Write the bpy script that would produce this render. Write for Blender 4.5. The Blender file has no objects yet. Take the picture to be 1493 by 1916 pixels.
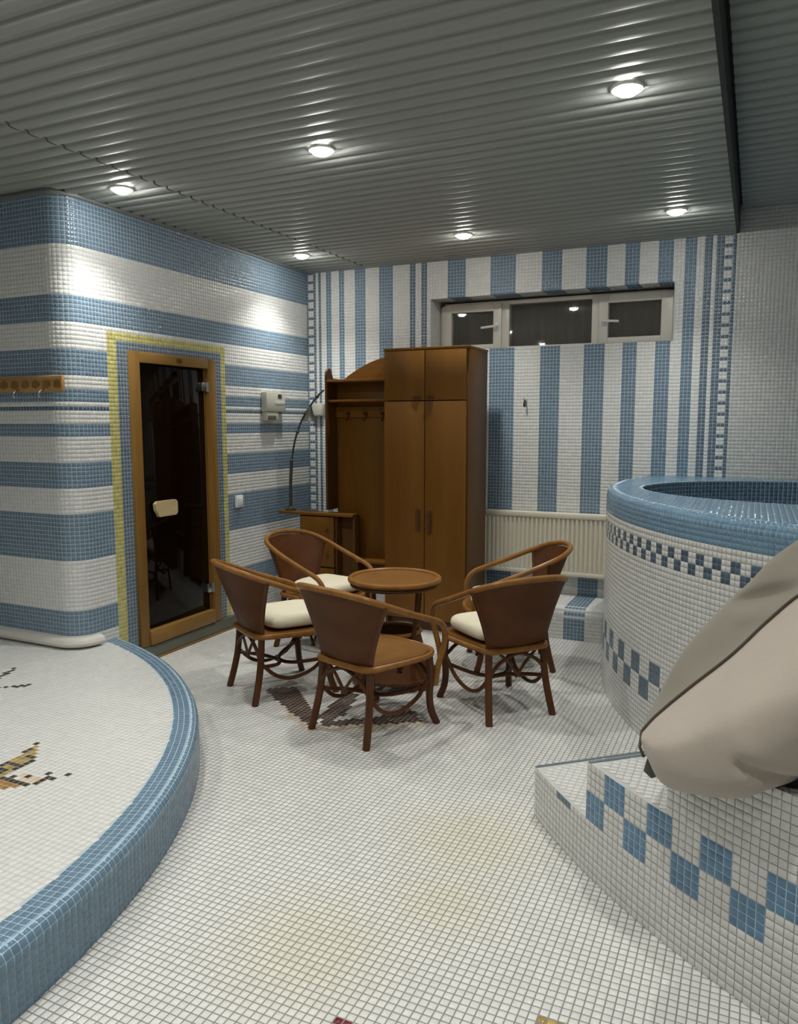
import bpy, bmesh, math, random
import numpy as np
from mathutils import Vector, Matrix

random.seed(7)
rng = np.random.default_rng(7)
scene = bpy.context.scene
COL = scene.collection
PI = math.pi

# ------------------------------------------------------------------ camera
F_PX, YAW, PITCH, ROLL = 1434.5, 0.43425, 0.11611, -0.0004
CAM = Vector((0.0, 0.0, 1.5))
cam_data = bpy.data.cameras.new('camera')
cam = bpy.data.objects.new('camera', cam_data)
COL.objects.link(cam)
cam_data.sensor_fit = 'HORIZONTAL'
cam_data.sensor_width = 36.0
cam_data.lens = 36.0 * F_PX / 1493.0
cam_data.clip_start = 0.02
cy, sy, cp, sp = math.cos(YAW), math.sin(YAW), math.cos(PITCH), math.sin(PITCH)
FW = Vector((-sy * cp, cy * cp, -sp))
RT = Vector((cy, sy, 0))
UP = RT.cross(FW)
RT2 = math.cos(ROLL) * RT + math.sin(ROLL) * UP
UP2 = -math.sin(ROLL) * RT + math.cos(ROLL) * UP
cam.matrix_world = Matrix(((RT2.x, UP2.x, -FW.x, CAM.x), (RT2.y, UP2.y, -FW.y, CAM.y),
                           (RT2.z, UP2.z, -FW.z, CAM.z), (0, 0, 0, 1)))
scene.camera = cam

# ------------------------------------------------------------------ world, exposure
w = bpy.data.worlds.new('night')
scene.world = w
w.use_nodes = True
w.node_tree.nodes['Background'].inputs[0].default_value = (0.02, 0.022, 0.03, 1)
w.node_tree.nodes['Background'].inputs[1].default_value = 0.3
scene.view_settings.view_transform = 'Standard'
scene.view_settings.look = 'None'
scene.view_settings.gamma = 1
scene.view_settings.use_curve_mapping = False
scene.view_settings.exposure = 0.4
LAMP_STRENGTH = 110.0       # every ceiling spotlight's lens
LAMP_WATTS = 39.0          # and the beam it throws down
LAMP_COLOR = (1.0, 0.985, 0.93)

# ------------------------------------------------------------------ helpers: materials
def new_mat(name):
    m = bpy.data.materials.new(name)
    m.use_nodes = True
    nt = m.node_tree
    return m, nt, nt.nodes['Principled BSDF']

def lin(c):
    return tuple(((x / 12.92) if x <= 0.04045 else ((x + 0.055) / 1.055) ** 2.4) for x in c)

def plain(name, col, rough=0.5, metal=0.0, noise=0.06, scale=30, bump=0.0, spec=0.5, coat=0.0):
    m, nt, b = new_mat(name)
    b.inputs['Roughness'].default_value = rough
    b.inputs['Metallic'].default_value = metal
    b.inputs['Specular IOR Level'].default_value = spec
    b.inputs['Coat Weight'].default_value = coat
    tc = nt.nodes.new('ShaderNodeTexCoord')
    n = nt.nodes.new('ShaderNodeTexNoise')
    n.inputs['Scale'].default_value = scale
    n.inputs['Detail'].default_value = 3
    nt.links.new(tc.outputs['Object'], n.inputs['Vector'])
    mix = nt.nodes.new('ShaderNodeMix')
    mix.data_type = 'RGBA'
    mix.inputs['A'].default_value = (*[c * (1 - noise) for c in col], 1)
    mix.inputs['B'].default_value = (*[min(1, c * (1 + noise)) for c in col], 1)
    nt.links.new(n.outputs['Fac'], mix.inputs['Factor'])
    nt.links.new(mix.outputs['Result'], b.inputs['Base Color'])
    if bump:
        bp = nt.nodes.new('ShaderNodeBump')
        bp.inputs['Strength'].default_value = bump
        bp.inputs['Distance'].default_value = 0.004
        nt.links.new(n.outputs['Fac'], bp.inputs['Height'])
        nt.links.new(bp.outputs['Normal'], b.inputs['Normal'])
    return m

def tile_mat(name, col, rough=0.16, var=0.5, stain=False):
    """glazed mosaic: per-tile tone from the mesh attribute 'tone' (-1..1)"""
    m, nt, b = new_mat(name)
    b.inputs['Roughness'].default_value = rough
    a = nt.nodes.new('ShaderNodeAttribute')
    a.attribute_name = 'tone'
    mr = nt.nodes.new('ShaderNodeMapRange')
    mr.inputs['From Min'].default_value = -1
    mr.inputs['From Max'].default_value = 1
    mr.inputs['To Min'].default_value = 1 - var
    mr.inputs['To Max'].default_value = 1 + var
    nt.links.new(a.outputs['Fac'], mr.inputs['Value'])
    vm = nt.nodes.new('ShaderNodeVectorMath')
    vm.operation = 'SCALE'
    vm.inputs[0].default_value = col
    nt.links.new(mr.outputs['Result'], vm.inputs['Scale'])
    out = vm.outputs['Vector']
    if stain:
        tc = nt.nodes.new('ShaderNodeNewGeometry')
        acc = None
        for (sx, sy_, r) in ((-0.87, 2.49, 0.42), (-0.82, 2.1, 0.3), (-1.1, 1.75, 0.4)):
            d = nt.nodes.new('ShaderNodeVectorMath')
            d.operation = 'DISTANCE'
            d.inputs[1].default_value = (sx, sy_, 0)
            nt.links.new(tc.outputs['Position'], d.inputs[0])
            q = nt.nodes.new('ShaderNodeMapRange')
            q.interpolation_type = 'SMOOTHSTEP'
            q.inputs['From Min'].default_value = r
            q.inputs['From Max'].default_value = 0.0
            q.inputs['To Max'].default_value = 0.45
            nt.links.new(d.outputs['Value'], q.inputs['Value'])
            if acc is None:
                acc = q.outputs['Result']
            else:
                mx = nt.nodes.new('ShaderNodeMath')
                mx.operation = 'MAXIMUM'
                nt.links.new(acc, mx.inputs[0])
                nt.links.new(q.outputs['Result'], mx.inputs[1])
                acc = mx.outputs[0]
        mix = nt.nodes.new('ShaderNodeMix')
        mix.data_type = 'RGBA'
        mix.inputs['B'].default_value = (col[0] * 0.92, col[1] * 0.86, col[2] * 0.55, 1)
        nt.links.new(acc, mix.inputs['Factor'])
        nt.links.new(out, mix.inputs['A'])
        out = mix.outputs['Result']
    nt.links.new(out, b.inputs['Base Color'])
    return m

def wood_mat(name, c1, c2, rough=0.4, scale=6.0, axis='Z', stretch=14.0, fine=90.0):
    m, nt, b = new_mat(name)
    b.inputs['Roughness'].default_value = rough
    tc = nt.nodes.new('ShaderNodeTexCoord')
    b.inputs['Specular IOR Level'].default_value = 0.22
    mp = nt.nodes.new('ShaderNodeMapping')
    s = [1.0, 1.0, 1.0]
    s['XYZ'.index(axis)] = 1.0 / stretch
    mp.inputs['Scale'].default_value = s
    nt.links.new(tc.outputs['Object'], mp.inputs['Vector'])
    n1 = nt.nodes.new('ShaderNodeTexNoise')
    n1.inputs['Scale'].default_value = scale
    n1.inputs['Detail'].default_value = 4
    n1.inputs['Distortion'].default_value = 0.6
    n2 = nt.nodes.new('ShaderNodeTexNoise')
    n2.inputs['Scale'].default_value = fine
    n2.inputs['Detail'].default_value = 2
    nt.links.new(mp.outputs['Vector'], n1.inputs['Vector'])
    nt.links.new(mp.outputs['Vector'], n2.inputs['Vector'])
    ad = nt.nodes.new('ShaderNodeMath')
    ad.operation = 'MULTIPLY_ADD'
    ad.inputs[1].default_value = 0.35
    nt.links.new(n2.outputs['Fac'], ad.inputs[0])
    nt.links.new(n1.outputs['Fac'], ad.inputs[2])
    mr = nt.nodes.new('ShaderNodeMapRange')
    mr.inputs['From Min'].default_value = 0.4
    mr.inputs['From Max'].default_value = 0.95
    nt.links.new(ad.outputs[0], mr.inputs['Value'])
    mix = nt.nodes.new('ShaderNodeMix')
    mix.data_type = 'RGBA'
    mix.inputs['A'].default_value = (*c1, 1)
    mix.inputs['B'].default_value = (*c2, 1)
    nt.links.new(mr.outputs['Result'], mix.inputs['Factor'])
    nt.links.new(mix.outputs['Result'], b.inputs['Base Color'])
    bp = nt.nodes.new('ShaderNodeBump')
    bp.inputs['Strength'].default_value = 0.08
    bp.inputs['Distance'].default_value = 0.002
    nt.links.new(ad.outputs[0], bp.inputs['Height'])
    nt.links.new(bp.outputs['Normal'], b.inputs['Normal'])
    return m

def weave_mat(name, c1, c2, scale=70.0, rough=0.5):
    m, nt, b = new_mat(name)
    b.inputs['Roughness'].default_value = rough
    tc = nt.nodes.new('ShaderNodeTexCoord')
    b.inputs['Specular IOR Level'].default_value = 0.2
    outs = []
    for d in ('X', 'Z', 'Y'):
        wv = nt.nodes.new('ShaderNodeTexWave')
        wv.bands_direction = d
        wv.inputs['Scale'].default_value = scale
        wv.inputs['Distortion'].default_value = 0.6
        nt.links.new(tc.outputs['Object'], wv.inputs['Vector'])
        outs.append(wv.outputs['Fac'])
    m1 = nt.nodes.new('ShaderNodeMath'); m1.operation = 'MAXIMUM'
    nt.links.new(outs[0], m1.inputs[0]); nt.links.new(outs[1], m1.inputs[1])
    m2 = nt.nodes.new('ShaderNodeMath'); m2.operation = 'MULTIPLY'
    nt.links.new(m1.outputs[0], m2.inputs[0]); nt.links.new(outs[2], m2.inputs[1])
    n = nt.nodes.new('ShaderNodeTexNoise')
    n.inputs['Scale'].default_value = 9
    nt.links.new(tc.outputs['Object'], n.inputs['Vector'])
    m3 = nt.nodes.new('ShaderNodeMath'); m3.operation = 'MULTIPLY_ADD'
    m3.inputs[1].default_value = 0.5
    nt.links.new(m2.outputs[0], m3.inputs[0]); nt.links.new(n.outputs['Fac'], m3.inputs[2])
    mix = nt.nodes.new('ShaderNodeMix')
    mix.data_type = 'RGBA'
    mix.inputs['A'].default_value = (*c1, 1)
    mix.inputs['B'].default_value = (*c2, 1)
    nt.links.new(m3.outputs[0], mix.inputs['Factor'])
    nt.links.new(mix.outputs['Result'], b.inputs['Base Color'])
    bp = nt.nodes.new('ShaderNodeBump')
    bp.inputs['Strength'].default_value = 0.35
    bp.inputs['Distance'].default_value = 0.002
    nt.links.new(m2.outputs[0], bp.inputs['Height'])
    nt.links.new(bp.outputs['Normal'], b.inputs['Normal'])
    return m

def fabric_mat(name, col, scale=350, rough=0.9):
    m, nt, b = new_mat(name)
    b.inputs['Roughness'].default_value = rough
    b.inputs['Sheen Weight'].default_value = 0.2
    tc = nt.nodes.new('ShaderNodeTexCoord')
    n = nt.nodes.new('ShaderNodeTexNoise'); n.inputs['Scale'].default_value = scale
    n2 = nt.nodes.new('ShaderNodeTexNoise'); n2.inputs['Scale'].default_value = 7; n2.inputs['Detail'].default_value = 3
    nt.links.new(tc.outputs['Object'], n.inputs['Vector'])
    nt.links.new(tc.outputs['Object'], n2.inputs['Vector'])
    mix = nt.nodes.new('ShaderNodeMix'); mix.data_type = 'RGBA'
    mix.inputs['A'].default_value = (*[c * 0.92 for c in col], 1)
    mix.inputs['B'].default_value = (*[min(1, c * 1.06) for c in col], 1)
    nt.links.new(n2.outputs['Fac'], mix.inputs['Factor'])
    nt.links.new(mix.outputs['Result'], b.inputs['Base Color'])
    bp = nt.nodes.new('ShaderNodeBump'); bp.inputs['Strength'].default_value = 0.12; bp.inputs['Distance'].default_value = 0.002
    nt.links.new(n.outputs['Fac'], bp.inputs['Height'])
    bp2 = nt.nodes.new('ShaderNodeBump'); bp2.inputs['Strength'].default_value = 0.25; bp2.inputs['Distance'].default_value = 0.02
    nt.links.new(n2.outputs['Fac'], bp2.inputs['Height'])
    nt.links.new(bp.outputs['Normal'], bp2.inputs['Normal'])
    nt.links.new(bp2.outputs['Normal'], b.inputs['Normal'])
    return m

WHITE_C = (0.70, 0.705, 0.68)
BLUE_C = (0.138, 0.22, 0.302)
M = {}
M['t_white'] = tile_mat('white mosaic', WHITE_C, 0.1, 0.03)
M['t_floor'] = tile_mat('white floor mosaic', (0.72, 0.72, 0.69), 0.08, 0.05, stain=True)
M['t_pale'] = tile_mat('pale grey mosaic', (0.55, 0.55, 0.53), 0.25, 0.04)
M['t_blue'] = tile_mat('blue mosaic', BLUE_C, 0.09, 0.07)
M['t_azure'] = tile_mat('brighter blue mosaic', (0.105, 0.215, 0.345), 0.13, 0.12)
M['t_navy'] = tile_mat('dark blue mosaic', (0.075, 0.125, 0.185), 0.13, 0.2)
M['t_steel'] = tile_mat('grey blue mosaic', (0.115, 0.17, 0.225), 0.16, 0.1)
M['t_yellow'] = tile_mat('yellow mosaic', (0.52, 0.47, 0.13), 0.18, 0.14)
M['t_brown'] = tile_mat('brown mosaic', (0.085, 0.05, 0.035), 0.2, 0.25)
M['t_dark'] = tile_mat('dark brown mosaic', (0.06, 0.045, 0.025), 0.2, 0.25)
M['t_ochre'] = tile_mat('ochre mosaic', (0.42, 0.30, 0.09), 0.18, 0.2)
M['t_orange'] = tile_mat('orange brown mosaic', (0.36, 0.19, 0.05), 0.18, 0.2)
M['t_peach'] = tile_mat('peach mosaic', (0.66, 0.52, 0.38), 0.18, 0.08)
M['t_cream'] = tile_mat('cream mosaic', (0.70, 0.60, 0.45), 0.18, 0.08)
M['t_red'] = tile_mat('dark red mosaic', (0.16, 0.02, 0.02), 0.18, 0.1)
SLOTS = ['t_white', 't_floor', 't_pale', 't_blue', 't_navy', 't_steel', 't_yellow', 't_brown', 't_dark', 't_ochre',
         't_orange', 't_peach', 't_cream', 't_red', 't_azure']
M['t_sky'] = tile_mat('light blue rim mosaic', (0.165, 0.285, 0.40), 0.1, 0.08)
SLOTS.append('t_sky')
SI = {k: i for i, k in enumerate(SLOTS)}
M['g_wall'] = plain('pale wall grout', (0.56, 0.585, 0.59), 0.8, noise=0.08)
M['g_floor'] = plain('grey floor grout', (0.24, 0.24, 0.225), 0.85, noise=0.12)
M['g_white'] = plain('grey tub grout', (0.52, 0.52, 0.50), 0.85, noise=0.1)
M['g_blue'] = plain('light blue grout', (0.40, 0.54, 0.63), 0.8, noise=0.08)
M['ceil'] = plain('grey lacquered metal', (0.31, 0.328, 0.303), 0.5, noise=0.03, scale=4, spec=0.5)
M['ceil_gap'] = plain('dark ceiling void', (0.03, 0.032, 0.03), 0.7)
M['ceil_trim'] = plain('grey ceiling trim', (0.2, 0.21, 0.2), 0.4)
M['plaster'] = plain('pale plaster', (0.55, 0.55, 0.53), 0.8)
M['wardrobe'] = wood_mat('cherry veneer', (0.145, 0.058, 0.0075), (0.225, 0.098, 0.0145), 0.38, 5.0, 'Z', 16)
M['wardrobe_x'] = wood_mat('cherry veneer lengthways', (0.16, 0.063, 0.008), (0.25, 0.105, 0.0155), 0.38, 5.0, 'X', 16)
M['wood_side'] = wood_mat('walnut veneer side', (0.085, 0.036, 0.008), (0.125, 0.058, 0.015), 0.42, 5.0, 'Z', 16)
M['handle'] = plain('dark brown handle', (0.09, 0.035, 0.012), 0.35)
M['frame_wood'] = wood_mat('varnished pine', (0.17, 0.085, 0.017), (0.29, 0.155, 0.04), 0.35, 9.0, 'Z', 12)
M['frame_wood_y'] = wood_mat('varnished pine rail', (0.19, 0.1, 0.022), (0.33, 0.19, 0.055), 0.35, 9.0, 'Y', 12)
M['pale_wood'] = wood_mat('pale birch', (0.5, 0.38, 0.2), (0.62, 0.5, 0.29), 0.5, 9.0, 'Y', 8)
M['plaque'] = wood_mat('light plaque wood', (0.33, 0.18, 0.07), (0.46, 0.27, 0.12), 0.5, 9.0, 'X', 8)
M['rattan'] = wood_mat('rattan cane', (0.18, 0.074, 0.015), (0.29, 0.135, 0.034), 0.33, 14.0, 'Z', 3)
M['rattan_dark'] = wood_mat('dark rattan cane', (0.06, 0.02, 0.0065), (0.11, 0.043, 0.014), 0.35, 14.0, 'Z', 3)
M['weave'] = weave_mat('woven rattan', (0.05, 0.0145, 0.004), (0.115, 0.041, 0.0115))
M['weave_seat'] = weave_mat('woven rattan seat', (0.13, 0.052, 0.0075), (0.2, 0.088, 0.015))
M['cushion'] = fabric_mat('cream cotton', (0.72, 0.665, 0.5))
M['beige'] = fabric_mat('beige cloth', (0.46, 0.4, 0.34))
M['olive'] = fabric_mat('olive grey cloth', (0.25, 0.23, 0.185))
M['piping'] = plain('dark piping', (0.07, 0.055, 0.04), 0.8)
M['black'] = plain('black cloth', (0.012, 0.012, 0.012), 0.7)
M['tag'] = plain('dark grey tag', (0.1, 0.1, 0.075), 0.8)
M['pvc'] = plain('white window plastic', (0.74, 0.70, 0.62), 0.35, noise=0.02)
M['radiator'] = plain('cream radiator enamel', (0.72, 0.68, 0.56), 0.35, noise=0.02)
M['switch'] = plain('white switch plastic', (0.78, 0.8, 0.8), 0.3, noise=0.02)
M['box'] = plain('beige plastic box', (0.50, 0.50, 0.42), 0.45, noise=0.03)
M['display'] = plain('dark display', (0.02, 0.02, 0.02), 0.15)
M['lampmetal'] = plain('dark green grey metal', (0.07, 0.075, 0.06), 0.4, metal=0.4)
M['steel'] = plain('brushed steel', (0.5, 0.5, 0.5), 0.3, metal=1.0)
M['chrome_white'] = plain('white lamp ring', (0.8, 0.8, 0.78), 0.3)
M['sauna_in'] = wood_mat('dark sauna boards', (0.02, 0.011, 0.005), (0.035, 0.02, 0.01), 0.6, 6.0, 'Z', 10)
M['threshold'] = plain('grey green stone', (0.10, 0.105, 0.085), 0.35, noise=0.2, scale=12)
M['curtain'] = plain('brown curtain', (0.17, 0.14, 0.112), 0.9)
M['curtain2'] = plain('dark brown curtain', (0.035, 0.028, 0.022), 0.9)
def glass_mat(name, tint, trans, rough=0.02):
    m, nt, b = new_mat(name)
    b.inputs['Base Color'].default_value = (*tint, 1)
    b.inputs['Roughness'].default_value = rough
    b.inputs['Transmission Weight'].default_value = trans
    b.inputs['IOR'].default_value = 1.5
    return m
M['bronze_glass'] = glass_mat('bronze glass', (0.02, 0.009, 0.003), 0.75)
M['bronze_glass'].node_tree.nodes['Principled BSDF'].inputs['IOR'].default_value = 1.28
M['pane'] = glass_mat('window glass', (0.8, 0.8, 0.78), 0.95)
def lamp_mat():
    m, nt, b = new_mat('lamp glow')
    b.inputs['Base Color'].default_value = (1, 1, 1, 1)
    b.inputs['Emission Color'].default_value = (*LAMP_COLOR, 1)
    b.inputs['Emission Strength'].default_value = LAMP_STRENGTH
    return m
M['lamp'] = lamp_mat()

# ------------------------------------------------------------------ helpers: objects
def link(name, me, parent=None, loc=None):
    o = bpy.data.objects.new(name, me)
    COL.objects.link(o)
    if parent is not None:
        o.parent = parent
    if loc is not None:
        o.location = loc
    return o

def obj(name, bm, mat, parent=None, smooth=True, loc=None, angle=35):
    me = bpy.data.meshes.new(name)
    bmesh.ops.recalc_face_normals(bm, faces=bm.faces)
    bm.to_mesh(me)
    bm.free()
    for k in (mat if isinstance(mat, (list, tuple)) else [mat]):
        me.materials.append(M[k])
    if smooth and len(me.polygons):
        me.polygons.foreach_set('use_smooth', [True] * len(me.polygons))
        me.set_sharp_from_angle(angle=math.radians(angle))
    return link(name, me, parent, loc)

def thing(name, label, cat, loc=(0, 0, 0), rotz=0, group=None):
    o = bpy.data.objects.new(name, None)
    COL.objects.link(o)
    o.location = loc
    o.rotation_euler = (0, 0, rotz)
    o.empty_display_size = 0.1
    o['label'] = label
    o['category'] = cat
    if group:
        o['group'] = group
    return o

def tag(o, label, cat, group=None):
    o['label'] = label
    o['category'] = cat
    if group:
        o['group'] = group
    return o

def struct(o):
    o['kind'] = 'structure'
    return o

def add_box(bm, x0, x1, y0, y1, z0, z1, bevel=0.0, mi=0):
    vs = [bm.verts.new(p) for p in ((x0, y0, z0), (x1, y0, z0), (x1, y1, z0), (x0, y1, z0),
                                    (x0, y0, z1), (x1, y0, z1), (x1, y1, z1), (x0, y1, z1))]
    fs = [bm.faces.new([vs[i] for i in f]) for f in ((0, 3, 2, 1), (4, 5, 6, 7), (0, 1, 5, 4), (1, 2, 6, 5), (2, 3, 7, 6), (3, 0, 4, 7))]
    for f in fs:
        f.material_index = mi
    if bevel:
        es = list({e for f in fs for e in f.edges})
        bmesh.ops.bevel(bm, geom=es, offset=bevel, segments=2, profile=0.5, affect='EDGES')

def box(name, x0, x1, y0, y1, z0, z1, mat, parent=None, bevel=0.0, smooth=True):
    bm = bmesh.new()
    add_box(bm, min(x0, x1), max(x0, x1), min(y0, y1), max(y0, y1), min(z0, z1), max(z0, z1), bevel)
    return obj(name, bm, mat, parent, smooth)

def spline(pts, n=6, closed=False):
    P = [np.array(p, float) for p in pts]
    out = []
    N = len(P)
    rng_ = range(N if closed else N - 1)
    for i in rng_:
        if closed:
            p0, p1, p2, p3 = P[(i - 1) % N], P[i], P[(i + 1) % N], P[(i + 2) % N]
        else:
            p1, p2 = P[i], P[i + 1]
            p0 = P[i - 1] if i > 0 else 2 * p1 - p2
            p3 = P[i + 2] if i + 2 < N else 2 * p2 - p1
        for k in range(n):
            t = k / n
            out.append(0.5 * ((2 * p1) + (-p0 + p2) * t + (2 * p0 - 5 * p1 + 4 * p2 - p3) * t * t + (-p0 + 3 * p1 - 3 * p2 + p3) * t ** 3))
    if not closed:
        out.append(P[-1])
    return [Vector(p) for p in out]

def add_tube(bm, pts, r, segs=8, closed=False, mi=0):
    pts = [Vector(p) for p in pts]
    N = len(pts)
    rs = r if isinstance(r, (list, tuple)) else [r] * N
    tans = []
    for i in range(N):
        a = pts[(i - 1) % N] if (closed or i > 0) else pts[i]
        b = pts[(i + 1) % N] if (closed or i < N - 1) else pts[i]
        tans.append((b - a).normalized())
    ref = Vector((0, 0, 1)) if abs(tans[0].z) < 0.9 else Vector((1, 0, 0))
    nrm = tans[0].cross(ref).normalized()
    rings = []
    for i in range(N):
        t = tans[i]
        nrm = (nrm - t * nrm.dot(t)).normalized()
        bn = t.cross(nrm)
        rings.append([bm.verts.new(pts[i] + (nrm * math.cos(2 * PI * k / segs) + bn * math.sin(2 * PI * k / segs)) * rs[i]) for k in range(segs)])
    for i in range(N if closed else N - 1):
        A, B = rings[i], rings[(i + 1) % N]
        if closed and i == N - 1:
            best = min(range(segs), key=lambda s: (A[0].co - B[s].co).length)
            B = B[best:] + B[:best]
        for k in range(segs):
            f = bm.faces.new((A[k], A[(k + 1) % segs], B[(k + 1) % segs], B[k]))
            f.material_index = mi
    if not closed:
        bm.faces.new(rings[0][::-1]).material_index = mi
        bm.faces.new(rings[-1]).material_index = mi

def add_lathe(bm, prof, segs=24, c=(0, 0, 0), cap=True, mi=0):
    rings = []
    for r, z in prof:
        rings.append([bm.verts.new((c[0] + r * math.cos(2 * PI * k / segs), c[1] + r * math.sin(2 * PI * k / segs), c[2] + z)) for k in range(segs)])
    for A, B in zip(rings, rings[1:]):
        for k in range(segs):
            bm.faces.new((A[k], A[(k + 1) % segs], B[(k + 1) % segs], B[k])).material_index = mi
    if cap:
        bm.faces.new(rings[0][::-1]).material_index = mi
        bm.faces.new(rings[-1]).material_index = mi

def add_prism(bm, poly, z0, z1, axis='z', mi=0):
    """poly: 2D points extruded along an axis (z: xy poly; y: xz poly; x: yz poly)"""
    def P(p, h):
        if axis == 'z':
            return (p[0], p[1], h)
        if axis == 'y':
            return (p[0], h, p[1])
        return (h, p[0], p[1])
    A = [bm.verts.new(P(p, z0)) for p in poly]
    B = [bm.verts.new(P(p, z1)) for p in poly]
    n = len(poly)
    for i in range(n):
        bm.faces.new((A[i], A[(i + 1) % n], B[(i + 1) % n], B[i])).material_index = mi
    bm.faces.new(A[::-1]).material_index = mi
    bm.faces.new(B).material_index = mi

# ------------------------------------------------------------------ mosaics
PITCH_T = 0.0245
GAP = 0.0022
GAP_F = 0.0036
TH = 0.0007

def in_poly(x, y, poly):
    inside = np.zeros(x.shape, bool)
    n = len(poly)
    for i in range(n):
        x1, y1 = poly[i]
        x2, y2 = poly[(i + 1) % n]
        c = ((y1 > y) != (y2 > y)) & (x < (x2 - x1) * (y - y1) / ((y2 - y1) + 1e-12) + x1)
        inside ^= c
    return inside

def near_line(x, y, pts, d):
    m = np.zeros(x.shape, bool)
    for (x1, y1), (x2, y2) in zip(pts, pts[1:]):
        dx, dy = x2 - x1, y2 - y1
        t = np.clip(((x - x1) * dx + (y - y1) * dy) / (dx * dx + dy * dy + 1e-12), 0, 1)
        m |= np.hypot(x - x1 - t * dx, y - y1 - t * dy) < d
    return m

def tile_geometry(P00, P10, P11, P01, N, tilt=0.00009):
    """corner arrays (n,3) on the surface -> (n,8,3) vertices of raised tiles"""
    n = len(P00)
    c = (P00 + P10 + P11 + P01) / 4
    base = np.stack([P00, P10, P11, P01], 1)
    ins = base + (c[:, None] - base) * 0.07
    top = ins + N[:, None] * TH
    du = np.array([-1, 1, 1, -1.0]); dv = np.array([-1, -1, 1, 1.0])
    a = rng.normal(0, tilt, (n, 1)) * du + rng.normal(0, tilt, (n, 1)) * dv
    top = top + N[:, None] * a[:, :, None]
    return np.concatenate([base, top], 1)

QUADS = np.array([[4, 5, 6, 7], [0, 1, 5, 4], [1, 2, 6, 5], [2, 3, 7, 6], [3, 0, 4, 7]])

def tiles_mesh(name, V8, slots, parent, stuff=True):
    n = len(V8)
    if n == 0:
        return None
    used = sorted(set(slots.tolist()))
    remap = np.full(len(SLOTS), 0)
    for k, s in enumerate(used):
        remap[s] = k
    verts = V8.reshape(-1, 3)
    loops = (QUADS[None] + (np.arange(n) * 8)[:, None, None]).reshape(-1)
    npoly = n * 5
    me = bpy.data.meshes.new(name)
    me.vertices.add(len(verts))
    me.vertices.foreach_set('co', verts.astype(np.float32).ravel())
    me.loops.add(len(loops))
    me.loops.foreach_set('vertex_index', loops.astype(np.int32))
    me.polygons.add(npoly)
    me.polygons.foreach_set('loop_start', (np.arange(npoly) * 4).astype(np.int32))
    me.polygons.foreach_set('loop_total', np.full(npoly, 4, np.int32))
    for s in used:
        me.materials.append(M[SLOTS[s]])
    me.polygons.foreach_set('material_index', np.repeat(remap[slots], 5).astype(np.int32))
    at = me.attributes.new('tone', 'FLOAT', 'FACE')
    at.data.foreach_set('value', np.repeat(rng.uniform(-1, 1, n), 5).astype(np.float32))
    me.update(calc_edges=True)
    me.validate()
    o = link(name, me, parent)
    if stuff:
        o['kind'] = 'stuff'
    return o

def project(p):
    d = np.asarray(p) - np.array(CAM)
    z = d @ np.array(FW)
    x = 1493 / 2 + F_PX * (d @ np.array(RT2)) / z
    y = 1916 / 2 - F_PX * (d @ np.array(UP2)) / z
    return x, y, z

def lay_tiles(parent, V8, slots, single=0):
    """the `single` tiles that show largest become tile parts, the rest one stuff part"""
    keep = np.ones(len(V8), bool)
    if single:
        c = V8[:, 4:].mean(1)
        x, y, z = project(c)
        ok = (z > 0.1) & (x > 0) & (x < 1493) & (y > 0) & (y < 1916)
        idx = np.where(ok)[0]
        idx = idx[np.argsort(z[idx])][:single]
        keep[idx] = False
        for i in idx:
            ci = c[i]
            o = tiles_mesh('tile', V8[i:i + 1] - ci, slots[i:i + 1], parent, stuff=False)
            o.location = ci
    tiles_mesh('mosaic_tiles', V8[keep], slots[keep], parent)

def plane_cells(origin, U, V, N, nu, nv, g=GAP, p=PITCH_T):
    I, J = np.meshgrid(np.arange(nu), np.arange(nv), indexing='ij')
    I = I.ravel(); J = J.ravel()
    o, U, V, N = (np.array(a, float) for a in (origin, U, V, N))
    def pt(u, v):
        return o + U * u[:, None] + V * v[:, None]
    h = g / 2
    return I, J, (pt(I * p + h, J * p + h), pt((I + 1) * p - h, J * p + h), pt((I + 1) * p - h, (J + 1) * p - h), pt(I * p + h, (J + 1) * p - h)), np.repeat(N[None], len(I), 0)

def arc_cells(c, R, a0, a1, nv, z0=0.0, sign=1, g=GAP, p=PITCH_T, nu=None):
    """vertical cylinder; tiles from angle a0 to a1"""
    if nu is None:
        nu = max(1, int(round(abs(a1 - a0) * R / p)))
    da = (a1 - a0) / nu
    I, J = np.meshgrid(np.arange(nu), np.arange(nv), indexing='ij')
    I = I.ravel(); J = J.ravel()
    ha = (g / 2) / R * np.sign(da)
    def pt(a, z):
        return np.stack([c[0] + R * np.cos(a), c[1] + R * np.sin(a), z0 + z], 1)
    A0 = a0 + I * da + ha; A1 = a0 + (I + 1) * da - ha
    Z0 = J * p + g / 2; Z1 = (J + 1) * p - g / 2
    am = (A0 + A1) / 2
    N = np.stack([np.cos(am), np.sin(am), np.zeros_like(am)], 1) * sign
    return I, J, (pt(A0, Z0), pt(A1, Z0), pt(A1, Z1), pt(A0, Z1)), N

def fill(n, name):
    return np.full(n, SI[name])

def curved_strip(bm, c, prof, a0, a1, n, mi=0):
    """sweep an (r, z) profile round c"""
    rows = []
    for k in range(n + 1):
        a = a0 + (a1 - a0) * k / n
        rows.append([bm.verts.new((c[0] + r * math.cos(a), c[1] + r * math.sin(a), z)) for r, z in prof])
    for A, B in zip(rows, rows[1:]):
        for k in range(len(prof) - 1):
            bm.faces.new((A[k], A[k + 1], B[k + 1], B[k])).material_index = mi

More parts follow.
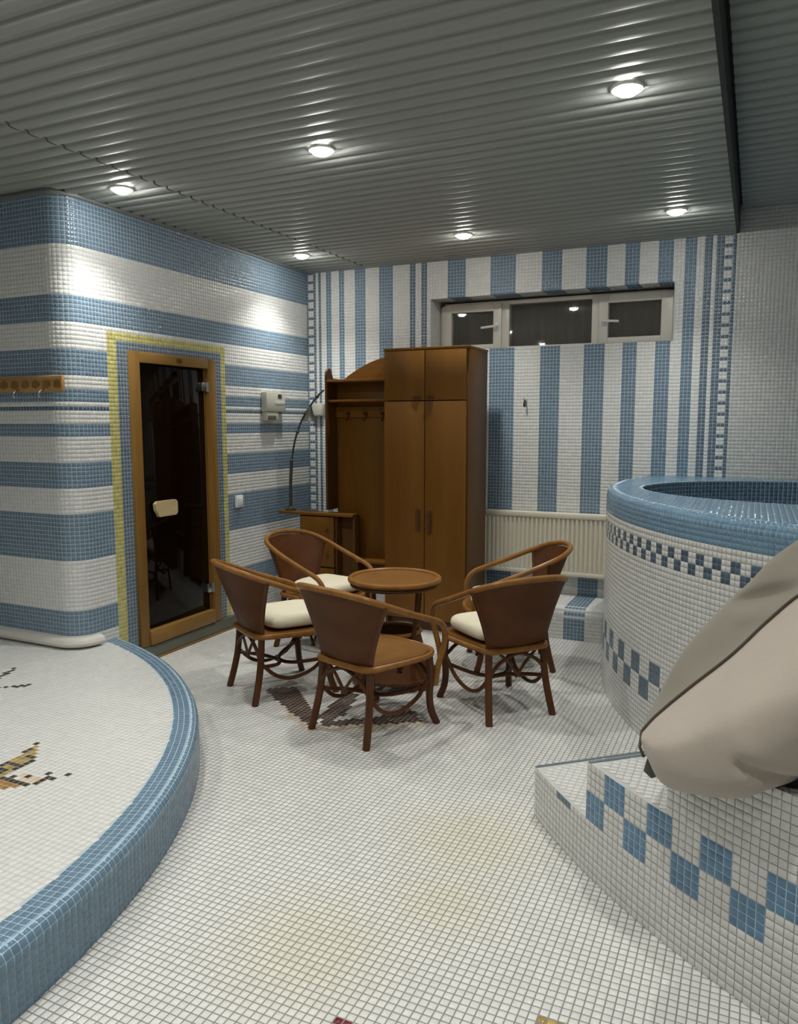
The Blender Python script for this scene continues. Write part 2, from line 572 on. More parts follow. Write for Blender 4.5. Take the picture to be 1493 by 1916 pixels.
# ------------------------------------------------------------------ dimensions
XL, YB = -3.47, 5.652          # sauna cabin side wall, window wall
YF = 3.12                      # sauna cabin front wall
CR = 0.13                      # its rounded corner
ZC = 2.744                     # slatted ceiling
XR, YN, XFAR = 2.2, -2.2, -6.0 # room limits out of view
XS = -0.17                     # where the ceiling steps up
ZC2 = 2.88
POD_C, POD_R, POD_Z = (-4.154, 0.9957), 2.537, 0.195
TUB_C, TUB_R, TUB_Z = (1.496, 4.9605), 2.307, 1.127
ST_C, ST_R = (1.684, 4.485), 2.95

# ------------------------------------------------------------------ floor
bm = bmesh.new()
add_box(bm, XFAR, XR, YN, YB + 0.2, -0.1, 0.0)
floor = struct(obj('floor', bm, 'g_floor', None, False))
x0, y0 = -3.47, 0.6
nu, nv = int((1.0 - x0) / PITCH_T), int((5.25 - y0) / PITCH_T)
I, J, Q, N = plane_cells((x0, y0, 0), (1, 0, 0), (0, 1, 0), (0, 0, 1), nu, nv, g=GAP_F)
cx = x0 + (I + 0.5) * PITCH_T
cyy = y0 + (J + 0.5) * PITCH_T
ok = np.hypot(cx - POD_C[0], cyy - POD_C[1]) > POD_R - 0.012
ok &= np.hypot(cx - TUB_C[0], cyy - TUB_C[1]) > TUB_R - 0.012
in_step = (np.hypot(cx - ST_C[0], cyy - ST_C[1]) < ST_R - 0.012) & ((-(cx + 0.713) * 0.66 + (cyy - 2.751) * 0.75) < -0.01)
ok &= ~in_step
sl = fill(len(I), 't_floor')
def paint(poly, k):
    sl[in_poly(cx, cyy, poly)] = SI[k]
paint([(-2.225, 3.301), (-2.081, 3.18), (-1.905, 3.074), (-1.871, 3.119), (-1.927, 3.137), (-2.14, 3.273)], 't_cream')
paint([(-1.898, 3.165), (-1.687, 3.278), (-1.458, 3.422), (-1.432, 3.395), (-1.656, 3.218), (-1.871, 3.119)], 't_cream')
paint([(-2.45, 3.487), (-2.327, 3.602), (-2.113, 3.387), (-1.963, 3.274), (-1.917, 3.119), (-1.988, 3.169), (-2.153, 3.267)], 't_brown')
paint([(-1.982, 3.306), (-2.007, 3.672), (-1.929, 3.633), (-1.858, 3.339), (-1.897, 3.188)], 't_brown')
paint([(-1.926, 3.213), (-1.704, 3.37), (-1.661, 3.47), (-1.562, 3.557), (-1.458, 3.422), (-1.687, 3.278), (-1.886, 3.171)], 't_brown')
paint([(-0.895, 1.565), (-0.838, 1.565), (-0.848, 1.487), (-0.9, 1.482)], 't_red')
paint([(-0.43, 1.77), (-0.37, 1.78), (-0.352, 1.726), (-0.411, 1.708)], 't_ochre')
ok[np.where(ok)[0]] &= True
V8 = tile_geometry(*[q[ok] for q in Q], N[ok], tilt=0.00012)
lay_tiles(floor, V8, sl[ok], single=300)

# ------------------------------------------------------------------ walls
rows_blue = [(0, 2, 'b'), (2, 11, 'w'), (11, 17, 'b'), (17, 29, 'w'), (29, 40, 'b'), (40, 46, 'w'), (46, 52, 'b'), (52, 58, 'w'),
             (58, 61, 'b'), (61, 64, 'w'), (64, 65, 'd'), (65, 66, 'w'), (66, 69, 'b'), (69, 72, 'w'), (72, 78, 'b'), (78, 84, 'w'),
             (84, 90, 'b'), (90, 101, 'w'), (101, 112, 'b')]
row_slot = np.full(116, SI['t_blue'])
for a, b_, k in rows_blue:
    row_slot[a:b_] = SI[{'b': 't_blue', 'w': 't_white', 'd': 't_navy'}[k]]
NROW = 112

# door opening in the cabin side wall
DY0, DY1, DZ0, DZ1 = 3.583, 4.39, 0.083, 1.935
bm = bmesh.new()
XB = XL - 0.12
ys = YF + CR
add_box(bm, XB, XL, ys, DY0, 0, ZC + 0.03)
add_box(bm, XB, XL, DY1, YB + 0.1, 0, ZC + 0.03)
add_box(bm, XB, XL, DY0, DY1, 0, DZ0)
add_box(bm, XB, XL, DY0, DY1, DZ1, ZC + 0.03)
wall_left = struct(obj('wall_left', bm, 'g_wall', None, False))
ncol = int((YB - ys) / PITCH_T)
I, J, Q, N = plane_cells((XL, ys, 0), (0, 1, 0), (0, 0, 1), (1, 0, 0), ncol, NROW)
yc = ys + (I + 0.5) * PITCH_T
zc = (J + 0.5) * PITCH_T
sl = row_slot[J].copy()
yel = (yc > 3.43) & (yc < 4.53) & (zc < 2.04)
sl[yel] = SI['t_yellow']
steel = (yc > 3.495) & (yc < 4.465) & (zc < 1.98)
sl[steel] = SI['t_steel']
ok = ~((yc > DY0) & (yc < DY1) & (zc > DZ0) & (zc < DZ1))
lay_tiles(wall_left, tile_geometry(*[q[ok] for q in Q], N[ok]), sl[ok])

# rounded corner and front wall of the cabin
bm = bmesh.new()
curved_strip(bm, (XL - CR, YF + CR), [(CR, 0), (CR, ZC + 0.03)], -PI / 2, 0, 10)
add_box(bm, XFAR, XL - CR, YF, YF + 0.12, 0, ZC + 0.03)
wall_front = struct(obj('wall_front', bm, 'g_wall', None, True))
I, J, Q, N = arc_cells((XL - CR, YF + CR), CR, -PI / 2, 0, NROW)
lay_tiles(wall_front, tile_geometry(*Q, N), row_slot[J])
I, J, Q, N = plane_cells((XL - CR - 97 * PITCH_T, YF, 0), (1, 0, 0), (0, 0, 1), (0, -1, 0), 97, NROW)
lay_tiles(wall_front, tile_geometry(*Q, N), row_slot[J])

# back wall with the window recess
WX0, WX1, WZ0, WZ1, WY = -2.348, -0.553, 2.047, 2.457, 5.86
bm = bmesh.new()
T = 0.34
add_box(bm, XL - 0.12, WX0, YB, YB + T, 0, ZC2 + 0.1)
add_box(bm, WX1, XR, YB, YB + T, 0, ZC2 + 0.1)
add_box(bm, WX0, WX1, YB, YB + T, 0, WZ0)
add_box(bm, WX0, WX1, YB, YB + T, WZ1, ZC2 + 0.1)
wall_back = struct(obj('wall_back', bm, 'g_wall', None, False))
BX0 = -3.482
seg = [(0, 1, 'd'), (1, 3, 's'), (3, 4, 'd'), (4, 5, 'w'), (5, 6, 'd'), (6, 8, 'w'), (8, 10, 'b'), (10, 13, 'w'), (13, 15, 'b'), (15, 19, 'w'),
       (19, 23, 'b'), (23, 28, 'w'), (28, 33, 'b'), (33, 39, 'w'), (39, 41, 'd'), (41, 43, 'w'), (43, 45, 'd'), (45, 52, 'w'), (52, 58, 'b'),
       (58, 66, 'w'), (66, 74, 'b'), (74, 82, 'w'), (82, 88, 'b'), (88, 95, 'w'), (95, 101, 'b'), (101, 106, 'w'), (106, 110, 'b'),
       (110, 115, 'w'), (115, 119, 'b'), (119, 122, 'w'), (122, 125, 'b'), (125, 127, 'w'), (127, 129, 'd'), (129, 130, 'w'), (130, 132, 'd'),
       (132, 134, 's'), (134, 135, 'd'), (135, 190, 'p')]
ncol, nrow = 190, 118
col_kind = np.array(['p'] * ncol)
for a, b_, k in seg:
    col_kind[a:b_] = k
I, J, Q, N = plane_cells((BX0, YB, 0), (1, 0, 0), (0, 0, 1), (0, -1, 0), ncol, nrow)
xc = BX0 + (I + 0.5) * PITCH_T
zc = (J + 0.5) * PITCH_T
kk = col_kind[I]
sl = np.select([kk == 'b', kk == 'w', kk == 'd', kk == 'p'], [SI['t_blue'], SI['t_white'], SI['t_steel'], SI['t_pale']], SI['t_white'])
sl[(kk == 's') & (J % 3 == 0)] = SI['t_steel']
ok = ~((xc > WX0) & (xc < WX1) & (zc > WZ0) & (zc < WZ1))
ok &= ~((xc < XS) & (zc > ZC + 0.02)) & (xc > XL)
lay_tiles(wall_back, tile_geometry(*[q[ok] for q in Q], N[ok]), sl[ok])
# tiled lining of the recess: lintel underside and jambs
nd = int((WY - YB) / PITCH_T)
i0 = int(round((WX0 - BX0) / PITCH_T)); ni = int((WX1 - WX0) / PITCH_T)
I, J, Q, N = plane_cells((BX0 + i0 * PITCH_T, YB, WZ1), (1, 0, 0), (0, 1, 0), (0, 0, -1), ni, nd)
kk = col_kind[I + i0]
lay_tiles(wall_back, tile_geometry(*Q, N), np.where(kk == 'b', SI['t_blue'], SI['t_white']))
for X, nx in ((WX0, 1), (WX1, -1)):
    I, J, Q, N = plane_cells((X, YB, WZ0), (0, 1, 0), (0, 0, 1), (nx, 0, 0), nd, int((WZ1 - WZ0) / PITCH_T))
    lay_tiles(wall_back, tile_geometry(*Q, N), fill(len(I), 't_white'))

# walls out of view: right, behind the camera, far left
for nm, bx in (('wall_right', (XR, XR + 0.1, YN, YB + 0.2, 0, ZC2 + 0.1)), ('wall_near', (XFAR, XR, YN - 0.1, YN, 0, ZC2 + 0.1)),
               ('wall_far_left', (XFAR - 0.1, XFAR, YN, YF + 0.1, 0, ZC2 + 0.1))):
    struct(box(nm, *bx, 'plaster', None, smooth=False))

# ------------------------------------------------------------------ ceiling
bm = bmesh.new()
add_box(bm, XFAR, XS, YN, YB + 0.05, ZC + 0.03, ZC + 0.06)
ceiling = struct(obj('ceiling', bm, 'ceil_gap', None, False))
bm = bmesh.new()
add_box(bm, XS, XR, YN, YB + 0.05, ZC2 + 0.03, ZC2 + 0.06)
ceiling2 = struct(obj('ceiling', bm, 'ceil_gap', None, False))
SLAT = 0.0965
XSEAM = -2.925

def slat_mesh(L, wdt):
    """lacquered metal slat along x, shallow arched face with turned up edges"""
    prof = [(f * wdt, z) for f, z in ((-0.5, 0.018), (-0.5, 0.0125), (-0.2, 0.0125), (-0.175, 0.006), (-0.13, 0.0005), (0.0, -0.0012), (0.14, -0.0018), (0.3, -0.0012), (0.43, 0.0005), (0.475, 0.006), (0.5, 0.0125), (0.5, 0.018))]
    bm = bmesh.new()
    A = [bm.verts.new((0, y, z)) for y, z in prof]
    B = [bm.verts.new((L, y, z)) for y, z in prof]
    for k in range(len(prof) - 1):
        bm.faces.new((A[k], A[k + 1], B[k + 1], B[k]))
    for v in (A, B):
        bm.faces.new(v if v is A else v[::-1])
    me = bpy.data.meshes.new('slat')
    bmesh.ops.recalc_face_normals(bm, faces=bm.faces)
    bm.to_mesh(me); bm.free()
    me.materials.append(M['ceil'])
    me.polygons.foreach_set('use_smooth', [True] * len(me.polygons))
    me.set_sharp_from_angle(angle=math.radians(50))
    return me
ml = slat_mesh(XSEAM - 0.006 - (XFAR + 0.01), SLAT - 0.003)
ml_short = slat_mesh(XSEAM - 0.006 - XL - 0.004, SLAT - 0.003)
mm = slat_mesh(XS - 0.012 - XSEAM - 0.006, SLAT - 0.003)
mr = slat_mesh(XR - XS - 0.03, SLAT - 0.003)
y = YB - SLAT / 2 - 0.01
while y > 0.2:
    lm = ml if y < YF - 0.05 else ml_short
    lx = (XFAR + 0.01) if y < YF - 0.05 else XL + 0.004
    link('slat', lm, ceiling, (lx, y, ZC))
    link('slat', mm, ceiling, (XSEAM + 0.006, y, ZC))
    link('slat', mr, ceiling2, (XS + 0.02, y, ZC2))
    y -= SLAT
struct(box('trim_1', XFAR, XS, YN, 0.15, ZC, ZC + 0.02, 'ceil', None, smooth=False))
struct(box('trim_2', XS - 0.012, XS + 0.008, YN, YB, ZC - 0.012, ZC2 + 0.02, 'ceil_gap', None, smooth=False))
struct(box('trim_7', XFAR, XL + 0.012, YF - 0.13, YF + CR, ZC + 0.0195, ZC + 0.026, 'ceil', None, smooth=False))
# edge angles where ceiling meets tiles
struct(box('trim_3', XL, XS, YB - 0.022, YB - 0.003, ZC - 0.012, ZC + 0.004, 'ceil_trim', None, smooth=False))
bm = bmesh.new()
add_box(bm, XL + 0.003, XL + 0.02, YF + CR, YB, ZC - 0.014, ZC + 0.004)
curved_strip(bm, (XL - CR, YF + CR), [(CR + 0.003, ZC - 0.014), (CR + 0.02, ZC - 0.014), (CR + 0.02, ZC + 0.004)], -PI / 2, 0, 10)
add_box(bm, XFAR, XL - CR, YF - 0.02, YF - 0.003, ZC - 0.014, ZC + 0.004)
struct(obj('trim_4', bm, 'ceil_trim', None, True))

# ------------------------------------------------------------------ spotlights
lens_bm = bmesh.new()
add_lathe(lens_bm, [(0.046, 0.004), (0.046, -0.006), (0.043, -0.014), (0.034, -0.021), (0.019, -0.026), (0.0005, -0.0275)], 24)
lens_o = obj('lens', lens_bm, 'lamp', None)
ring_bm = bmesh.new()
add_lathe(ring_bm, [(0.0465, 0.006), (0.0465, -0.004), (0.049, -0.008), (0.058, -0.007), (0.062, -0.002), (0.062, 0.006)], 28, cap=False)
ring_o = obj('trim_ring', ring_bm, 'chrome_white', None)
lens_me, ring_me = lens_o.data, ring_o.data
bpy.data.objects.remove(lens_o); bpy.data.objects.remove(ring_o)
lamps = [(-3.14, 3.25, 'recessed ceiling spotlight above the rounded blue corner of the sauna cabin'),
         (-3.14, 5.05, 'recessed ceiling spotlight in the far corner between sauna wall and window wall'),
         (-1.87, 3.19, 'recessed ceiling spotlight in the middle of the ceiling, in the nearer row'),
         (-1.83, 4.97, 'recessed ceiling spotlight in front of the window, middle of the far row'),
         (-0.49, 4.95, 'recessed ceiling spotlight at the right end of the far row near the dotted stripe'),
         (-0.50, 3.11, 'largest recessed ceiling spotlight, at the right beside the ceiling step'),
         (-3.14, 1.4, 'recessed ceiling spotlight above the round podium, outside the picture'),
         (-1.87, 1.4, 'recessed ceiling spotlight above the near floor, outside the picture'),
         (-0.50, 1.4, 'recessed ceiling spotlight above the step near the camera, outside the picture'),
         (-3.14, -0.4, 'recessed ceiling spotlight behind the camera on the left'),
         (-1.87, -0.4, 'recessed ceiling spotlight behind the camera in the middle'),
         (-0.50, -0.4, 'recessed ceiling spotlight straight behind the camera'),
         (0.95, 1.0, 'added unseen fill spotlight in the raised ceiling right of the camera'),  # this lamp and the next are added, unseen, to brighten near floor and steps
         (0.95, -0.8, 'added unseen fill spotlight in the raised ceiling behind the camera on the right')]
for x, y, lb in lamps:
    t = thing('ceiling_spotlight', lb, 'spotlight', (x, y, (ZC if x < XS else ZC2) - 0.002), 0, 'recessed ceiling spotlights')
    link('trim_ring', ring_me, t)
    link('lens', lens_me, t)
    ld = bpy.data.lights.new('beam', 'SPOT')
    ld.energy = LAMP_WATTS
    ld.color = LAMP_COLOR
    ld.spot_size = math.radians(114)
    ld.spot_blend = 1.0
    ld.shadow_soft_size = 0.035
    lo_b = bpy.data.objects.new('beam', ld)
    COL.objects.link(lo_b)
    lo_b.parent = t
    lo_b.location = (0, 0, -0.075)

# ------------------------------------------------------------------ round podium on the left
pod = thing('round_podium', 'low round podium with white mosaic top and blue mosaic rim at left', 'podium', (0, 0, 0))
A0, A1 = math.radians(-75), math.radians(74.2)
def pod_poly(r):
    aw = math.acos((XL + 0.004 - POD_C[0]) / r)
    pts = [(POD_C[0] + r * math.cos(a), POD_C[1] + r * math.sin(a)) for a in [math.radians(-134) + (aw - math.radians(-134)) * k / 110 for k in range(111)]]
    for k in range(9):
        a = -PI / 2 * k / 8
        pts.append((XL - CR + (CR + 0.004) * math.cos(a), YF + CR + (CR + 0.004) * math.sin(a)))
    return pts + [(XFAR + 0.05, YF - 0.004), (XFAR + 0.05, pts[0][1])]
bm = bmesh.new()
add_prism(bm, pod_poly(POD_R - 0.032), POD_Z - 0.035, POD_Z)
add_prism(bm, pod_poly(POD_R - 0.0005), 0.001, POD_Z - 0.03)
curved_strip(bm, POD_C, [(POD_R - 0.0325, POD_Z), (POD_R - 0.0125, POD_Z - 0.008), (POD_R - 0.0005, POD_Z - 0.03)], math.radians(-134), math.radians(74.3), 110)
obj('base', bm, 'g_blue', pod)
bm = bmesh.new()
add_prism(bm, pod_poly(POD_R - 0.115), POD_Z - 0.02, POD_Z + 0.0006)
obj('bedding', bm, 'g_white', pod)
# rim: profile by arc length, 12 courses
prof = [np.array(p) for p in ((POD_R - 0.1095, POD_Z), (POD_R - 0.032, POD_Z), (POD_R - 0.012, POD_Z - 0.008), (POD_R, POD_Z - 0.03), (POD_R, 0.001))]
cum = np.concatenate([[0], np.cumsum([np.hypot(*(b_ - a)) for a, b_ in zip(prof, prof[1:])])])
def rim_pt(s):
    s = np.clip(s, 0, cum[-1])
    return np.interp(s, cum, [p[0] for p in prof]), np.interp(s, cum, [p[1] for p in prof])
nrow_r = 12
ps = cum[-1] / nrow_r
nu = int((A1 - A0) * POD_R / PITCH_T)
I, J = np.meshgrid(np.arange(nu), np.arange(nrow_r), indexing='ij'); I = I.ravel(); J = J.ravel()
da = (A1 - A0) / nu
def rp(a, s):
    r, z = rim_pt(s)
    return np.stack([POD_C[0] + r * np.cos(a), POD_C[1] + r * np.sin(a), z], 1)
ga = GAP / 2 / POD_R
a_0, a_1 = A0 + I * da + ga, A0 + (I + 1) * da - ga
s_0, s_1 = J * ps + GAP / 2, (J + 1) * ps - GAP / 2
Q = (rp(a_0, s_1), rp(a_1, s_1), rp(a_1, s_0), rp(a_0, s_0))
n_ = np.cross(Q[1] - Q[0], Q[3] - Q[0]); n_ /= np.linalg.norm(n_, axis=1)[:, None]
ok = np.array([True] * len(I))
cpt = sum(Q) / 4
ok &= ~((cpt[:, 1] > YF - 0.01) & (cpt[:, 0] < XL - 0.02))
sl = fill(len(I), 't_blue')
lay_tiles(pod, tile_geometry(*[q[ok] for q in Q], n_[ok]), sl[ok], single=300)
# white top with two goldfish tails in ochre and brown
px0, py0 = -5.0, 0.4
nu, nv = int(3.5 / PITCH_T), int(3.2 / PITCH_T)
I, J, Q, N = plane_cells((px0, py0, POD_Z + 0.0008), (1, 0, 0), (0, 1, 0), (0, 0, 1), nu, nv)
cx = px0 + (I + 0.5) * PITCH_T; cyy = py0 + (J + 0.5) * PITCH_T
rr = np.hypot(cx - POD_C[0], cyy - POD_C[1])
ok = (rr < POD_R - 0.115) & ~((cyy > YF - 0.0) & (cx < XL + 0.01))
ok &= (cx > -4.9)
sl = fill(len(I), 't_white')
def paint2(poly, k):
    sl[in_poly(cx, cyy, poly)] = SI[k]
def line2(pts, k, d=0.0125):
    sl[near_line(cx, cyy, pts, d)] = SI[k]
paint2([(-2.75, 1.72), (-2.536, 1.854), (-2.556, 1.92), (-2.578, 2.005), (-2.598, 2.102), (-2.502, 1.997), (-2.482, 1.939), (-2.472, 1.85), (-2.493, 1.80), (-2.62, 1.66)], 't_ochre')
paint2([(-2.396, 1.779), (-2.416, 1.885), (-2.333, 1.886), (-2.335, 1.853), (-2.343, 1.826)], 't_peach')
paint2([(-2.55, 1.74), (-2.47, 1.837), (-2.352, 1.822), (-2.383, 1.78), (-2.46, 1.7)], 't_orange')
for pts in ([(-2.545, 1.884), (-2.568, 1.925), (-2.485, 1.918), (-2.486, 1.942), (-2.502, 1.997), (-2.542, 2.0)], [(-2.54, 1.80), (-2.486, 1.942)],
            [(-2.481, 1.846), (-2.431, 1.84), (-2.343, 1.826), (-2.322, 1.854), (-2.326, 1.88), (-2.315, 1.894), (-2.335, 1.923)]):
    line2(pts, 't_dark')
for px_, py_ in ((-2.585, 2.023), (-2.595, 2.063), (-2.607, 2.109), (-2.431, 1.869), (-2.382, 1.892), (-2.285, 1.913), (-2.257, 1.964)):
    sl[np.argmin(np.hypot(cx - px_, cyy - py_))] = SI['t_dark']
for pts in ([(-3.46, 2.56), (-3.483, 2.611), (-3.513, 2.682), (-3.541, 2.747)], [(-3.36, 2.47), (-3.34, 2.5), (-3.305, 2.533), (-3.276, 2.547), (-3.265, 2.569), (-3.245, 2.587)]):
    line2(pts, 't_dark')
lay_tiles(pod, tile_geometry(*[q[ok] for q in Q], N[ok], tilt=0.00012), sl[ok], single=0)

# white rounded skirting where the podium meets the cabin
bm = bmesh.new()
sk = [(0.0, 0.262), (0.02, 0.258), (0.036, 0.245), (0.042, 0.228), (0.036, 0.212), (0.0, 0.206)]
def sk_sweep(path):
    rows = []
    for (px_, py_, nx_, ny_) in path:
        rows.append([bm.verts.new((px_ + nx_ * (d + 0.002), py_ + ny_ * (d + 0.002), z)) for d, z in sk])
    for A, B in zip(rows, rows[1:]):
        for k in range(len(sk) - 1):
            bm.faces.new((A[k], A[k + 1], B[k + 1], B[k]))
    bm.faces.new(rows[0]); bm.faces.new(rows[-1][::-1])
path = [(-5.2, YF, 0, -1), (XL - CR, YF, 0, -1)]
for k in range(1, 11):
    a = -PI / 2 + (PI / 2) * k / 10
    path.append((XL - CR + CR * math.cos(a), YF + CR + CR * math.sin(a), math.cos(a), math.sin(a)))
path.append((XL, YF + CR + 0.02, 1, 0))
sk_sweep(path)
M['skirt'] = plain('white skirting', (0.62, 0.60, 0.55), 0.4)
struct(obj('baseboard_left', bm, 'skirt', None))

# ------------------------------------------------------------------ sauna door
door = struct(bpy.data.objects.new('door_1', None)); COL.objects.link(door)
FX0, FX1 = XL - 0.06, XL + 0.022
fw = 0.078
box('door_jamb', FX0, FX1, DY0, DY0 + fw, DZ0, DZ1, 'frame_wood', door, 0.004)
box('door_jamb', FX0, FX1, DY1 - fw, DY1, DZ0, DZ1, 'frame_wood', door, 0.004)
box('door_head', FX0, FX1, DY0 + fw, DY1 - fw, DZ1 - fw * 0.85, DZ1, 'frame_wood_y', door, 0.004)
box('door_sill', FX0, FX1 + 0.01, DY0 + fw, DY1 - fw, DZ0, DZ0 + 0.095, 'frame_wood_y', door, 0.006)
for y_ in (DY0 + fw, DY1 - fw - 0.018):
    box('door_stop', FX0 + 0.002, FX1 - 0.03, y_, y_ + 0.018, DZ0 + 0.095, DZ1 - fw * 0.85, 'frame_wood', door, 0.002)
box('head_latch', FX1 - 0.004, FX1 + 0.008, 3.995, 4.04, DZ1 - 0.045, DZ1 - 0.018, 'handle', door, 0.003)
gl = box('door_glass', XL - 0.018, XL - 0.009, DY0 + fw + 0.004, DY1 - fw - 0.004, DZ0 + 0.1, DZ1 - fw * 0.85 - 0.004, 'bronze_glass', door, 0.001)
hd = bmesh.new()
for a in (0,):
    poly = [(3.74, 0.985), (3.76, 1.0), (3.93, 1.0), (3.945, 0.985), (3.945, 0.915), (3.93, 0.9), (3.775, 0.9), (3.76, 0.925), (3.745, 0.945)]
    add_prism(hd, poly, XL + 0.01, XL + 0.034, 'x')
obj('door_handle', hd, 'pale_wood', door, smooth=False)
for zz in (1.745, 0.335):
    bm = bmesh.new()
    add_box(bm, XL - 0.022, XL + 0.012, DY1 - fw - 0.055, DY1 - fw + 0.02, zz - 0.03, zz + 0.03, 0.005)
    add_tube(bm, [(XL + 0.012, DY1 - fw, zz - 0.035), (XL + 0.012, DY1 - fw, zz + 0.035)], 0.012, 10)
    obj('hinge', bm, 'steel', door)
# dim cabin behind the glass
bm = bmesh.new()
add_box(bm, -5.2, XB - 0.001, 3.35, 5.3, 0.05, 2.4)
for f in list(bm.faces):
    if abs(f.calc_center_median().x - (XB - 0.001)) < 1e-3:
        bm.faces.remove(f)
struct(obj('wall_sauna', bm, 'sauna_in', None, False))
# stone threshold below the frame
bm = bmesh.new()
add_prism(bm, [(XL + 0.003, 0.082), (XL + 0.022, 0.078), (XL + 0.05, 0.02), (XL + 0.05, 0.0), (XL + 0.003, 0.0)], 3.5, 4.62, 'y')
struct(obj('trim_5', bm, 'threshold', None, False))
struct(box('baseboard_door', XL + 0.05, XL + 0.062, 3.44, 5.0, 0.0, 0.012, 'frame_wood_y', None, 0.002))

# ------------------------------------------------------------------ tiled plinth along the window wall
bm = bmesh.new()
PX0, PX1, PY, PZ = -3.465, -0.55, 5.2, 0.225
prp = [(YB - 0.001, PZ), (PY + 0.06, PZ), (PY + 0.02, PZ - 0.015), (PY, PZ - 0.06), (PY, 0.0), (YB - 0.001, 0.0)]
add_prism(bm, [(a, b_) for a, b_ in prp], PX0, PX1, 'x')
ledge = struct(obj('trim_6', bm, 'g_wall', None, True))
prof = [np.array(p) for p in prp[:5]]
cum2 = np.concatenate([[0], np.cumsum([np.hypot(*(b_ - a)) for a, b_ in zip(prof, prof[1:])])])
nr = int(round(cum2[-1] / PITCH_T)); ps2 = cum2[-1] / nr
c0 = 1; c1 = int((PX1 - BX0) / PITCH_T)
I, J = np.meshgrid(np.arange(c0, c1), np.arange(nr), indexing='ij'); I = I.ravel(); J = J.ravel()
def lp(x, s):
    return np.stack([x, np.interp(s, cum2, [p[0] for p in prof]), np.interp(s, cum2, [p[1] for p in prof])], 1)
xa, xb = BX0 + I * PITCH_T + GAP / 2, BX0 + (I + 1) * PITCH_T - GAP / 2
sa, sb = J * ps2 + GAP / 2, (J + 1) * ps2 - GAP / 2
Q = (lp(xa, sb), lp(xb, sb), lp(xb, sa), lp(xa, sa))
n_ = np.cross(Q[1] - Q[0], Q[3] - Q[0]); n_ /= np.linalg.norm(n_, axis=1)[:, None]
kk = col_kind[I]
sl = np.select([kk == 'b', kk == 'd'], [SI['t_blue'], SI['t_steel']], SI['t_white'])
lay_tiles(ledge, tile_geometry(*Q, n_), sl)

# ------------------------------------------------------------------ raised round pool on the right
tub = thing('round_pool', 'raised round pool with white mosaic wall, blue checks and wide blue rim', 'pool', (0, 0, 0))
TA0, TA1 = math.radians(162.8), math.radians(284)
bm = bmesh.new()
rr_ = TUB_R
curved_strip(bm, TUB_C, [(rr_ - 0.001, 0), (rr_ - 0.001, 41 * PITCH_T)], TA0, TA1, 110)
obj('wall', bm, 'g_white', tub)
bm = bmesh.new()
rimp = [(rr_ - 0.001, 41 * PITCH_T), (rr_ - 0.001, TUB_Z - 0.035), (rr_ - 0.012, TUB_Z - 0.01), (rr_ - 0.035, TUB_Z - 0.001)]
curved_strip(bm, TUB_C, rimp, TA0, TA1, 110)
# flat top between the outer circle and the oval basin, closed to the wall
BC, BRX, BRY = (0.36, 4.70), 0.95, 0.78
nseg = 110
outer, inner = [], []
def ell(a):
    return (BC[0] + BRX * math.cos(a), BC[1] + BRY * math.sin(a))
top_outer = []
for k in range(nseg + 1):
    a = TA0 + (TA1 - TA0) * k / nseg
    top_outer.append((TUB_C[0] + (rr_ - 0.035) * math.cos(a), TUB_C[1] + (rr_ - 0.035) * math.sin(a)))
poly_out = [(-0.62, YB - 0.002)] + [p for p in top_outer if p[1] < YB - 0.002 and p[0] < XR] + [(XR - 0.01, YB - 0.002)]
ring_in = [ell(2 * PI * k / 72) for k in range(72)]
ov = [bm.verts.new((p[0], p[1], TUB_Z - 0.001)) for p in poly_out]
iv = [bm.verts.new((p[0], p[1], TUB_Z - 0.001)) for p in ring_in]
oe = [bm.edges.new((ov[i], ov[(i + 1) % len(ov)])) for i in range(len(ov))]
ie = [bm.edges.new((iv[i], iv[(i + 1) % len(iv)])) for i in range(len(iv))]
bmesh.ops.triangle_fill(bm, use_beauty=True, use_dissolve=False, edges=oe + ie)
obj('rim', bm, 'g_blue', tub)
# basin inside
bm = bmesh.new()
rows = []
for z in (TUB_Z - 0.001, 0.55):
    rows.append([bm.verts.new((p[0], p[1], z)) for p in ring_in])
for k in range(72):
    bm.faces.new((rows[0][k], rows[0][(k + 1) % 72], rows[1][(k + 1) % 72], rows[1][k]))
bm.faces.new(rows[1])
obj('basin', bm, 'g_blue', tub)
# basin tiles (dark blue)
n_u = 220
I, J = np.meshgrid(np.arange(n_u), np.arange(14), indexing='ij'); I = I.ravel(); J = J.ravel()
def bp_(a, z):
    return np.stack([BC[0] + (BRX - 0.001) * np.cos(a), BC[1] + (BRY - 0.001) * np.sin(a), z], 1)
da = 2 * PI / n_u
g_ = GAP / 2
za, zb = TUB_Z - 0.004 - J * PITCH_T - g_, TUB_Z - 0.004 - (J + 1) * PITCH_T + g_
aa, ab = I * da + da * 0.07, (I + 1) * da - da * 0.07
Q = (bp_(aa, zb), bp_(aa, za), bp_(ab, za), bp_(ab, zb))
am = (aa + ab) / 2
n_ = np.stack([-np.cos(am), -np.sin(am), 0 * am], 1)
tiles_mesh('basin_tiles', tile_geometry(*Q, n_), fill(len(I), 't_navy'), tub)
